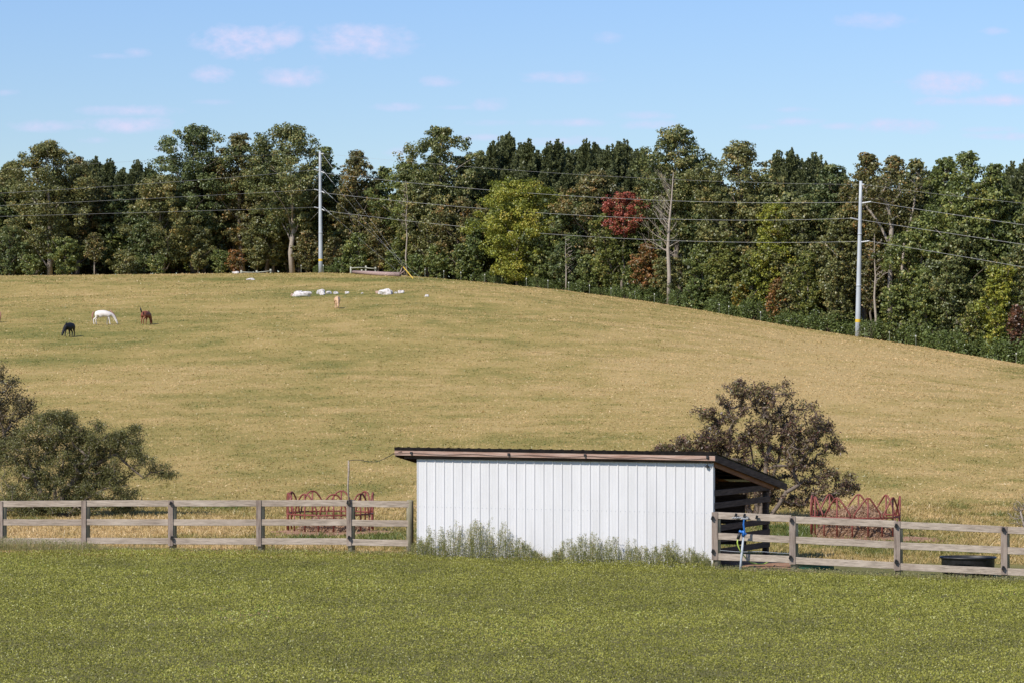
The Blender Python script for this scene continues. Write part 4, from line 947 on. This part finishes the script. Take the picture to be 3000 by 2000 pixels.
def haypile(x, D, z, r, h, label, n, lumps=3):
    g = np.random.default_rng(int(abs(x)*10)+9)
    a = g.uniform(0, 6.28, n); q = np.sqrt(g.uniform(0, 1, n))*r; X = x+q*np.cos(a); Y = D+q*np.sin(a)
    hh = h*np.clip(1-(q/r)**3, 0, 1)*(.35+1.0*fbm(X*1.6+3, Y*1.6, 77, 3))
    Cn = np.stack([X, Y, z+hh*g.uniform(.55, 1, n)+.03], -1)-np.array([x, D, z])
    V = leaf_quads(Cn, g.uniform(.07, .22, n), g.normal(size=(n, 3))+[0, -.4, 1.1], .10, g)
    root = empty('hay_pile', (x, D, z), 0, label, 'hay', 'hay left in the rings')
    # soil and trampled hay body
    vs = [(0, 0, h*.55)]; fs = []
    for k, qq in enumerate((.35, .7, 1.0)):
        for j in range(20):
            aa = 2*math.pi*j/20; xx, yy = r*qq*math.cos(aa), r*qq*math.sin(aa); hz = h*(1-qq**3)*(.3+.8*float(fbm(np.array([(x+xx)*1.6+3]), np.array([(D+yy)*1.6]), 77, 3)[0]))
            vs.append((xx, yy, hz-.02))
    for j in range(20): fs.append((0, 1+j, 1+(j+1)%20))
    for k in range(2):
        for j in range(20): fs.append((1+k*20+j, 1+(k+1)*20+j, 1+(k+1)*20+(j+1)%20, 1+k*20+(j+1)%20))
    MB().add(vs, fs).build('core', M_dirt, root, True)
    build_quads('straw', V, g.normal(.5, .22, n), M_hay, root)
_, hx, hz = hayring(967, 77, 1552, 'red steel hay ring left of the shed behind the fence', True, 8.4)
haypile(hx+.1, 77, hz, 1.05, .42, 'low trampled brown hay inside the left hay ring', 8000)
_, hx2, hz2 = hayring(2506, 74.5, 1558, 'red steel hay ring with pointed arches right of the shed', False, 8.9)
haypile(hx2, 74.5, hz2, 1.14, .92, 'heap of reddish tan hay filling the right hay ring', 22000)
# bare soil worn around the rings
for (cx, cy, r1, r2, nm) in ((hx, 76.3, 1.9, 1.7, 'worn red brown soil around the left hay ring'), (hx2+.2, 73.6, 2.2, 1.8, 'worn red brown soil around the right hay ring'), (5.9, 62.0, 1.5, 1.6, 'bare tan soil beside the open side of the shed')):
    vs = [(cx, cy, gz(cx, cy)+.035)]; n_ = 40; fs = []
    for k, qq in enumerate((.33,.66,1)):
        for j in range(n_):
            a = 2*math.pi*j/n_; f_ = qq*(1+.2*math.sin(3*a+cx)+.12*math.sin(7*a)); xx, yy = cx+r1*f_*math.cos(a), cy+r2*f_*math.sin(a); vs.append((xx, yy, gz(xx, yy)+(.035 if qq < 1 else -.02)))
    for j in range(n_): fs.append((0, 1+j, 1+(j+1)%n_))
    for k in range(2):
        for j in range(n_): fs.append((1+k*n_+j, 1+(k+1)*n_+j, 1+(k+1)*n_+(j+1)%n_, 1+k*n_+(j+1)%n_))
    o = MB((cx, cy, 0)).add(vs, fs).build('bare_soil', M_dirt, None, True); o.location = (cx, cy, 0); tag(o, nm, kind='structure')

# ---------------------------------------------------------------- near trees with real branching
def near_tree(ref, D, trunks, ell, label, pal, ntar, nl, leaf, seed, name='tree', per=(.10,.10,.08), asp=.45, droop=.3, cat='tree', mat_=None, r0=.0075, clump=.5, deep=.75, bare_below=0.0):
    """trunks and crown grown through points spread in the crown's lobes (given in photograph pixels, real depth D)"""
    rr = random.Random(seed); r = np.random.default_rng(seed); s_ = D/F; ss_ = max(1, D/85)
    base = P(ref[0], ref[1], D); base.z = gz(base.x, D); root = empty(name, base, 0, label, cat)
    bz = base.z
    def lc(px, py): return np.array([(px-1500)*s_-base.x, 0, H+(HOR-py)*s_-bz])
    A = np.array([e[2]*e[3]*(e[4] if len(e) > 4 else 1) for e in ell], float); A /= A.sum(); T = []
    for i in r.choice(len(ell), ntar, p=A):
        e = ell[i]; v = unit(r.normal(size=3))*r.uniform(.1, 1)**.45; c = lc(e[0], e[1]); c[1] = (hash2(np.array([i]), np.array([seed]), 3)[0]-.5)*.5
        q = c+v*np.array([e[2]*s_, min(e[2], 130)*s_*deep, e[3]*s_])
        if q[2] > .12: T.append(q)
    T = np.array(T); nodes = []; par = []
    for tk in trunks:
        prev = -1
        for j, (px, py, dy) in enumerate(tk):
            q = lc(px, py); q[1] = dy
            if j == 0: q[2] = -.15
            if prev >= 0:
                a = nodes[prev]; m_ = max(2, int(np.linalg.norm(q-a)/.16/ss_))
                for k in range(1, m_+1):
                    nodes.append(a+(q-a)*k/m_+r.normal(size=3)*.012*(k < m_)); par.append(prev); prev = len(nodes)-1
            else: nodes.append(q); par.append(-1); prev = len(nodes)-1
    org = nodes[0]; T = T[np.argsort(np.linalg.norm(T-org, axis=1))]; leafs = []
    nodes = [np.array(v) for v in nodes]
    for q in T:
        Nn = np.array(nodes); dv = q-Nn; dd = np.linalg.norm(dv, axis=1); cost = dd+np.maximum(0, -dv[:, 2])*.9+np.maximum(0, .25-Nn[:, 2])*3
        i = int(np.argmin(cost)); a = nodes[i]; L_ = dd[i]
        if L_ < .04*ss_: continue
        m_ = max(1, int(L_/.14/ss_)); off = r.normal(size=3)*L_*.10+np.array([0, 0, -.10*L_]); prev = i
        for k in range(1, m_+1):
            u_ = k/m_; nodes.append(a+(q-a)*u_+off*math.sin(math.pi*u_)); par.append(prev); prev = len(nodes)-1
        leafs.append(prev)
    cnt = np.zeros(len(nodes)); 
    for i in leafs: cnt[i] += 1
    for i in range(len(nodes)-1, -1, -1):
        if par[i] >= 0: cnt[par[i]] += cnt[i]
    rad = r0*np.maximum(cnt, .6)**.48; tr = MB(); kids = {}
    for i, p_ in enumerate(par): kids.setdefault(p_, []).append(i)
    st = [(i, [i]) for i in kids.get(-1, [])]
    while st:
        i, path = st.pop()
        while True:
            ch = kids.get(i, [])
            if not ch: break
            big = max(ch, key=lambda c: cnt[c])
            for c in ch:
                if c != big: st.append((c, [i, c]))
            path.append(big); i = big
        rs = [min(rad[j], rad[path[1]] if len(path) > 1 else 9) for j in path]
        if len(path) > 1: tr.tube([nodes[j] for j in path], rs, 7 if rs[0] > .03 else 4, cap=False)
    tr.build('trunk', mat_ or M_twig, root, True)
    tips = np.array([nodes[i] for i in leafs]+[nodes[par[i]] for i in leafs]); tips = tips[tips[:, 2] > bare_below]
    wt = np.exp(r.normal(0, clump, len(tips))); wt /= wt.sum(); ti = r.choice(len(tips), nl, p=wt)
    pos = tips[ti]+r.normal(size=(nl, 3))*np.array(per); pos[:, 2] = np.maximum(pos[:, 2], .05)
    V = leaf_quads(pos, leaf*r.uniform(.6, 1.4, nl), r.normal(size=(nl, 3))+[0, -.1, .45], asp, r, droop)
    if nl: build_quads('crown', V, .42+r.normal(0, .12, len(tips))[ti]+r.normal(0, .17, nl), LM[pal], root)
    return root
near_tree((2235, 1515), 84, [[(2215,1515,0),(2222,1430,0),(2205,1340,.05),(2190,1250,.05)],[(2235,1515,.1),(2262,1420,.15),(2290,1320,.2),(2300,1250,.2)],[(2245,1515,-.1),(2300,1440,-.2),(2370,1400,-.2),(2420,1385,-.2)],[(2205,1515,.1),(2170,1420,.1),(2120,1330,.2),(2050,1310,.3)],[(2225,1515,-.1),(2235,1400,-.4),(2250,1300,-.5)]],
  [(2200,1205,140,92),(2110,1255,85,60),(2310,1240,120,85),(2395,1320,85,75),(2440,1420,66,58,1.3),(2250,1320,170,80),(2040,1312,95,38,3.0),(1960,1322,66,18,7.0),(2100,1300,60,50,1.6),(2330,1440,95,52,1.3),(2190,1420,90,70,1.2),(2235,1150,60,35),(2420,1250,45,30),(2180,1490,60,30,.6),(2070,1205,70,18,.7),(2170,1140,50,28,1.2),(2290,1145,50,30,1.2)],
  'dark plum and green leaved tree standing behind the shed', 'plum', 820, 40000, .088, 21, 'plum_leaved_tree', (.075,.075,.065), .40, .8, clump=.75)
near_tree((130, 1518), 85, [[(165,1518,0),(160,1430,0),(185,1360,0),(200,1290,0)],[(175,1518,.1),(185,1440,.1),(250,1370,.1),(340,1330,.1),(420,1400,.0)],[(140,1518,-.1),(120,1440,-.1),(90,1360,-.1),(70,1310,0)],[(120,1518,.1),(60,1470,.1),(0,1400,.2)],[(180,1518,-.1),(240,1470,-.3),(310,1430,-.4),(380,1420,-.4)]],
  [(150,1258,108,50),(175,1225,60,24),(55,1325,90,66),(185,1340,120,68),(290,1290,72,48),(365,1300,62,42),(300,1370,110,60),(415,1335,45,30),(468,1378,38,24),(120,1430,150,62),(300,1440,125,45),(50,1480,140,40),(370,1470,55,35),(200,1492,160,26),(290,1240,30,12),(395,1265,36,20),(500,1388,20,10)],
  'wide dark olive bushy tree behind the left fence', 'willow', 1100, 105000, .062, 33, 'olive_bushy_tree', (.10,.10,.07), .34, .3, clump=.8, r0=.0068)
near_tree((-70, 1508), 88, [[(-60,1508,0),(-50,1400,0),(-30,1280,0),(0,1180,0)],[(-80,1508,.1),(-100,1380,.1),(-130,1250,.2)],[(-55,1508,-.1),(-10,1400,-.2),(25,1290,-.3)]],
  [(-20,1140,100,62),(20,1210,84,52),(-60,1300,100,80,.6),(-130,1200,130,110),(70,1180,46,18),(-10,1085,40,24),(30,1270,60,40,.8)],
  'thin reddish green tree cut by the left frame edge', 'sparse', 440, 24000, .075, 41, 'thin_leaved_tree', (.11,.11,.10), .42, .3, clump=.7)
def far_d(px, d): return float(crest(px)[1])+d
near_tree((2614, 975), far_d(2614, 9), [[(2614,975,0),(2611,880,0),(2607,802,0),(2603,712,0),(2580,663,0),(2558,632,0),(2536,601,0),(2520,560,0)],[(2603,712,0),(2612,660,0),(2600,600,0)],[(2640,975,.5),(2643,800,.5),(2652,708,.5),(2665,663,.5),(2679,605,.5),(2685,540,.5)]],
  [(2540,560,30,36),(2600,560,40,46),(2680,560,30,40),(2590,640,40,30),(2660,640,26,30)],
  'rusty leaved tree with big pale forked limbs right of the right power pole', 'brown', 70, 2600, .42, 67, 'forked_tree', (.6,.6,.5), mat_=M_palebark, r0=.055, deep=.5)
near_tree((3040, 1545), 76, [[(3010,1545,0),(2990,1500,0)],[(3030,1545,.1),(3035,1490,.1)],[(3050,1545,-.1),(3080,1480,-.1)]],
  [(3000,1500,46,36),(3040,1475,70,46),(2965,1520,26,20),(3080,1500,70,40)],
  'brown twiggy bush cut by the right frame edge', 'sparse', 260, 4200, .034, 51, 'twiggy_bush', (.05,.05,.05), .3, .1, cat='bush', mat_=M_deadtwig, r0=.004)

# ---------------------------------------------------------------- ground covers
# pasture grass
M_grass = leafmat('dry_grass', [(0,(.58,.41,.19)),(.25,(.48,.345,.142)),(.5,(.365,.28,.098)),(.75,(.215,.20,.052)),(1,(.115,.145,.03))], .25)
def pasture(n, lo, hi, h0, h1, w0, thatch=.3):
    D = np.exp(rng.uniform(np.log(lo), np.log(hi), n)); px = rng.uniform(-350, 3350, n); X = (px-1500)/F*D
    _, dc = crest(px); ok = D < dc+4
    X, D, px = X[ok], D[ok], px[ok]; n = len(X)
    # keep the shed floor clear
    rel = np.stack([X-FL.x, D-FL.y], -1); s = rel@np.array([Rv.x, Rv.y]); t_ = rel@np.array([Bv.x, Bv.y]); ok = ~((s > -.1) & (s < LEN+.1) & (t_ > -.1) & (t_ < DEP+.1))
    ok &= ((X-5.9)**2+(D-62)**2 > 1.3**2)|(rng.uniform(size=n) < .15)
    ok &= ((X-hx)**2/3.2+(D-76.3)**2/2.6 > 1)|(rng.uniform(size=n) < .3); ok &= ((X-hx2-.2)**2/4.4+(D-73.6)**2/2.9 > 1)|(rng.uniform(size=n) < .25)
    X, D = X[ok], D[ok]; n = len(X)
    B = np.stack([X, D, ground(X, D)-.01], -1); g = greenness(X, D); cl = fbm(X*1.1, D*.7, 61, 3)
    h = rng.uniform(h0, h1, n)*(.6+.9*cl); tint = g+rng.normal(0, .12, n)+(cl-.5)*.7+(fbm(X/1.1, D/2.6, 66, 3)-.5)*.8+.55*np.clip(vnoise(X/1.5, D/3.2, 68)-.80, 0, 1)/.2
    nt_ = int(n*thatch); V1 = blades(B[nt_:], h[nt_:], (w0+.00023*D[nt_:])*rng.uniform(.6, 1.5, n-nt_), .7)
    Bt = B[:nt_]; Bt[:, 2] += h[:nt_]*.35; nn = rng.normal(size=(nt_, 3))*.42+[0, -.25, 1]
    V0 = leaf_quads(Bt, (.05+.0008*D[:nt_])*rng.uniform(.5, 1.5, nt_), nn, .28)
    return np.concatenate([V0, V1]), tint
Va, ta = pasture(190000, 63.5, 92, .04, .14, .006, .35); Vb, tb = pasture(460000, 80, 475, .02, .07, .012, .6)
o = build_quads('pasture_grass', np.concatenate([Va, Vb]), np.concatenate([ta, tb]), M_grass); tag(o, 'short dry and green pasture grass covering the hillside', 'grass', kind='stuff')

# foreground weed cover
M_weed = leafmat('weed_leaf', [(0,(.09,.09,.018)),(.3,(.21,.21,.036)),(.55,(.31,.305,.052)),(.8,(.39,.375,.075)),(.93,(.26,.38,.06)),(1,(.42,.24,.14))], .22)
n = 760000; D = np.sqrt(rng.uniform(31.0**2, 64.8**2, n)); px = rng.uniform(-350, 3350, n); X = (px-1500)/F*D
lim = np.where(X < FL.x-.1, dl(px)-.35, np.where(X > FR.x, dr(px)-.3, FL.y-.06+(X-FL.x)*(-math.tan(TH))))+fbm(X*1.7, D*0, 8, 2)*.3-.1
ok = D < lim; X, D, px = X[ok], D[ok], px[ok]; n = len(X)
c1 = fbm(X*.35, D*.30, 91, 3); c2 = fbm(X*3.2, D*3.2, 92, 3); c3 = fbm(X*.9, D*.8, 93, 3)
hh = (.05+.13*c2+.05*(c1-.4)+.11*np.clip(vnoise(X*4.3, D*4.3, 97)-.74, 0, 1)/.26)*np.where((px > 2095)&(D > dr(px)-2.6), .35, 1); z = ground(X, D)+hh*rng.uniform(.15, 1.05, n)**.7
V = leaf_quads(np.stack([X, D, z], -1), rng.uniform(.016, .042, n)*(.85+.3*c1), rng.normal(size=(n, 3))*.8+[0, -.15, .55], .55)
green = np.exp(-((px-700)/300)**2-((D-47)/1.2)**2)+np.exp(-((px-1650)/260)**2-((D-44)/1.5)**2)*.5
tint = .47+(c1-.5)*.35+(c3-.5)*.45+(c2-.5)*.35+rng.normal(0, .13, n)+green*.25
o = build_quads('weed_cover', V, tint, M_weed); tag(o, 'low olive green leafy weeds covering the foreground field', 'weeds', kind='stuff')

# tall weeds against the shed wall and along the fence feet
M_tall = leafmat('tall_weed_leaf', [(0,(.08,.09,.03)),(.35,(.19,.20,.06)),(.6,(.29,.29,.10)),(.85,(.38,.33,.17)),(1,(.42,.28,.17))], .25)
prof = np.array([(1205,.35),(1235,.55),(1255,.68),(1275,.45),(1300,.72),(1340,.86),(1400,.84),(1440,.78),(1470,.88),(1490,.80),(1515,.55),(1550,.42),(1585,.18),(1605,.10),(1622,.28),(1645,.36),(1665,.62),(1720,.72),(1760,.62),(1800,.60),(1850,.50),(1890,.40),(1930,.44),(1960,.52),(2010,.44),(2050,.40),(2080,.18),(2088,.08)])
st = []; lf_ = []; lt = []
nst = 430
for k in range(nst):
    px = rng.uniform(1208, 2086); hmax = np.interp(px, prof[:,0], prof[:,1]); h = hmax*rng.uniform(.45, 1.12)*(1.12 if rng.uniform() < .15 else 1)
    if h < .1: continue
    dw = FL.y+((px-1222)/868)*(FR.y-FL.y); D = dw-rng.uniform(.08, .75); x = (px-1500)/F*D; z = gz(x, D)
    lx_, ly_ = rng.normal(0, .09, 2); m_ = int(26+95*h)
    s = rng.uniform(.05, 1, m_)**.8; a = rng.uniform(0, 6.28, m_); rad = (.12*(1-s)+.028)*rng.uniform(.3, 1.2, m_)*(.5+h)
    lf_.append(np.stack([x+lx_*s*h*1.5+rad*np.cos(a), D+ly_*s*h+rad*np.sin(a), z+s*h], -1)); lt.append(np.full(m_, rng.normal(.45, .16))+rng.normal(0, .15, m_)+s*.12)
    p0 = np.array([x, D, z]); p1 = np.array([x+lx_*h*1.5, D+ly_*h, z+h]); w_ = .004
    st.append(np.array([p0-[w_,0,0], p0+[w_,0,0], p1+[w_*.5,0,0], p1-[w_*.5,0,0]]))
    for _ in range(int(3+6*h)):
        s0 = rng.uniform(.2, .85); q0 = p0+(p1-p0)*s0; q1 = q0+np.array([rng.normal(0, .07), rng.normal(0, .05), rng.uniform(.05, .16)]); st.append(np.array([q0-[.003,0,0], q0+[.003,0,0], q1+[.001,0,0], q1-[.001,0,0]]))
C_ = np.concatenate(lf_); tn = np.concatenate(lt)
V = np.concatenate([leaf_quads(C_, rng.uniform(.018, .042, len(C_)), rng.normal(size=C_.shape)+[0,-.2,.2], .42)]+st); tn = np.concatenate([tn, np.full(len(st), .3)])
o = build_quads('tall_weeds', V, tn, M_tall); tag(o, 'tall feathery weeds growing against the white shed wall', 'weeds', kind='stuff')
B = []; hs = []
n = 9000; px = rng.uniform(-300, 1215, n); D = dl(px)-rng.uniform(.15, .9, n); X = (px-1500)/F*D
w_ = np.interp(px, [-300, 0, 120, 260, 330, 700, 1215], [.34, .34, .30, .24, .14, .10, .12])
px2 = rng.uniform(2100, 3300, 3500); D2 = dr(px2)-rng.uniform(.1, .7, 3500); X2 = (px2-1500)/F*D2
X = np.concatenate([X, X2]); D = np.concatenate([D, D2]); w_ = np.concatenate([w_, np.full(3500, .09)])
B = np.stack([X, D, ground(X, D)], -1); V1 = blades(B, w_*rng.uniform(.5, 1.3, len(X)), .007*np.ones(len(X)), .3)
pos = B.copy(); pos[:, 2] += w_*rng.uniform(.3, 1.1, len(X)); pos = np.repeat(pos, 2, 0)+rng.normal(0, .025, (2*len(X), 3))
V2 = leaf_quads(pos, rng.uniform(.015, .04, len(pos)), rng.normal(size=pos.shape), .45)
o = build_quads('fence_weeds', np.concatenate([V1, V2]), np.concatenate([rng.normal(.7, .15, len(X)), rng.normal(.55, .2, len(pos))]), M_tall); tag(o, 'scraggly seeding weeds along the feet of the board fences', 'weeds', kind='stuff')
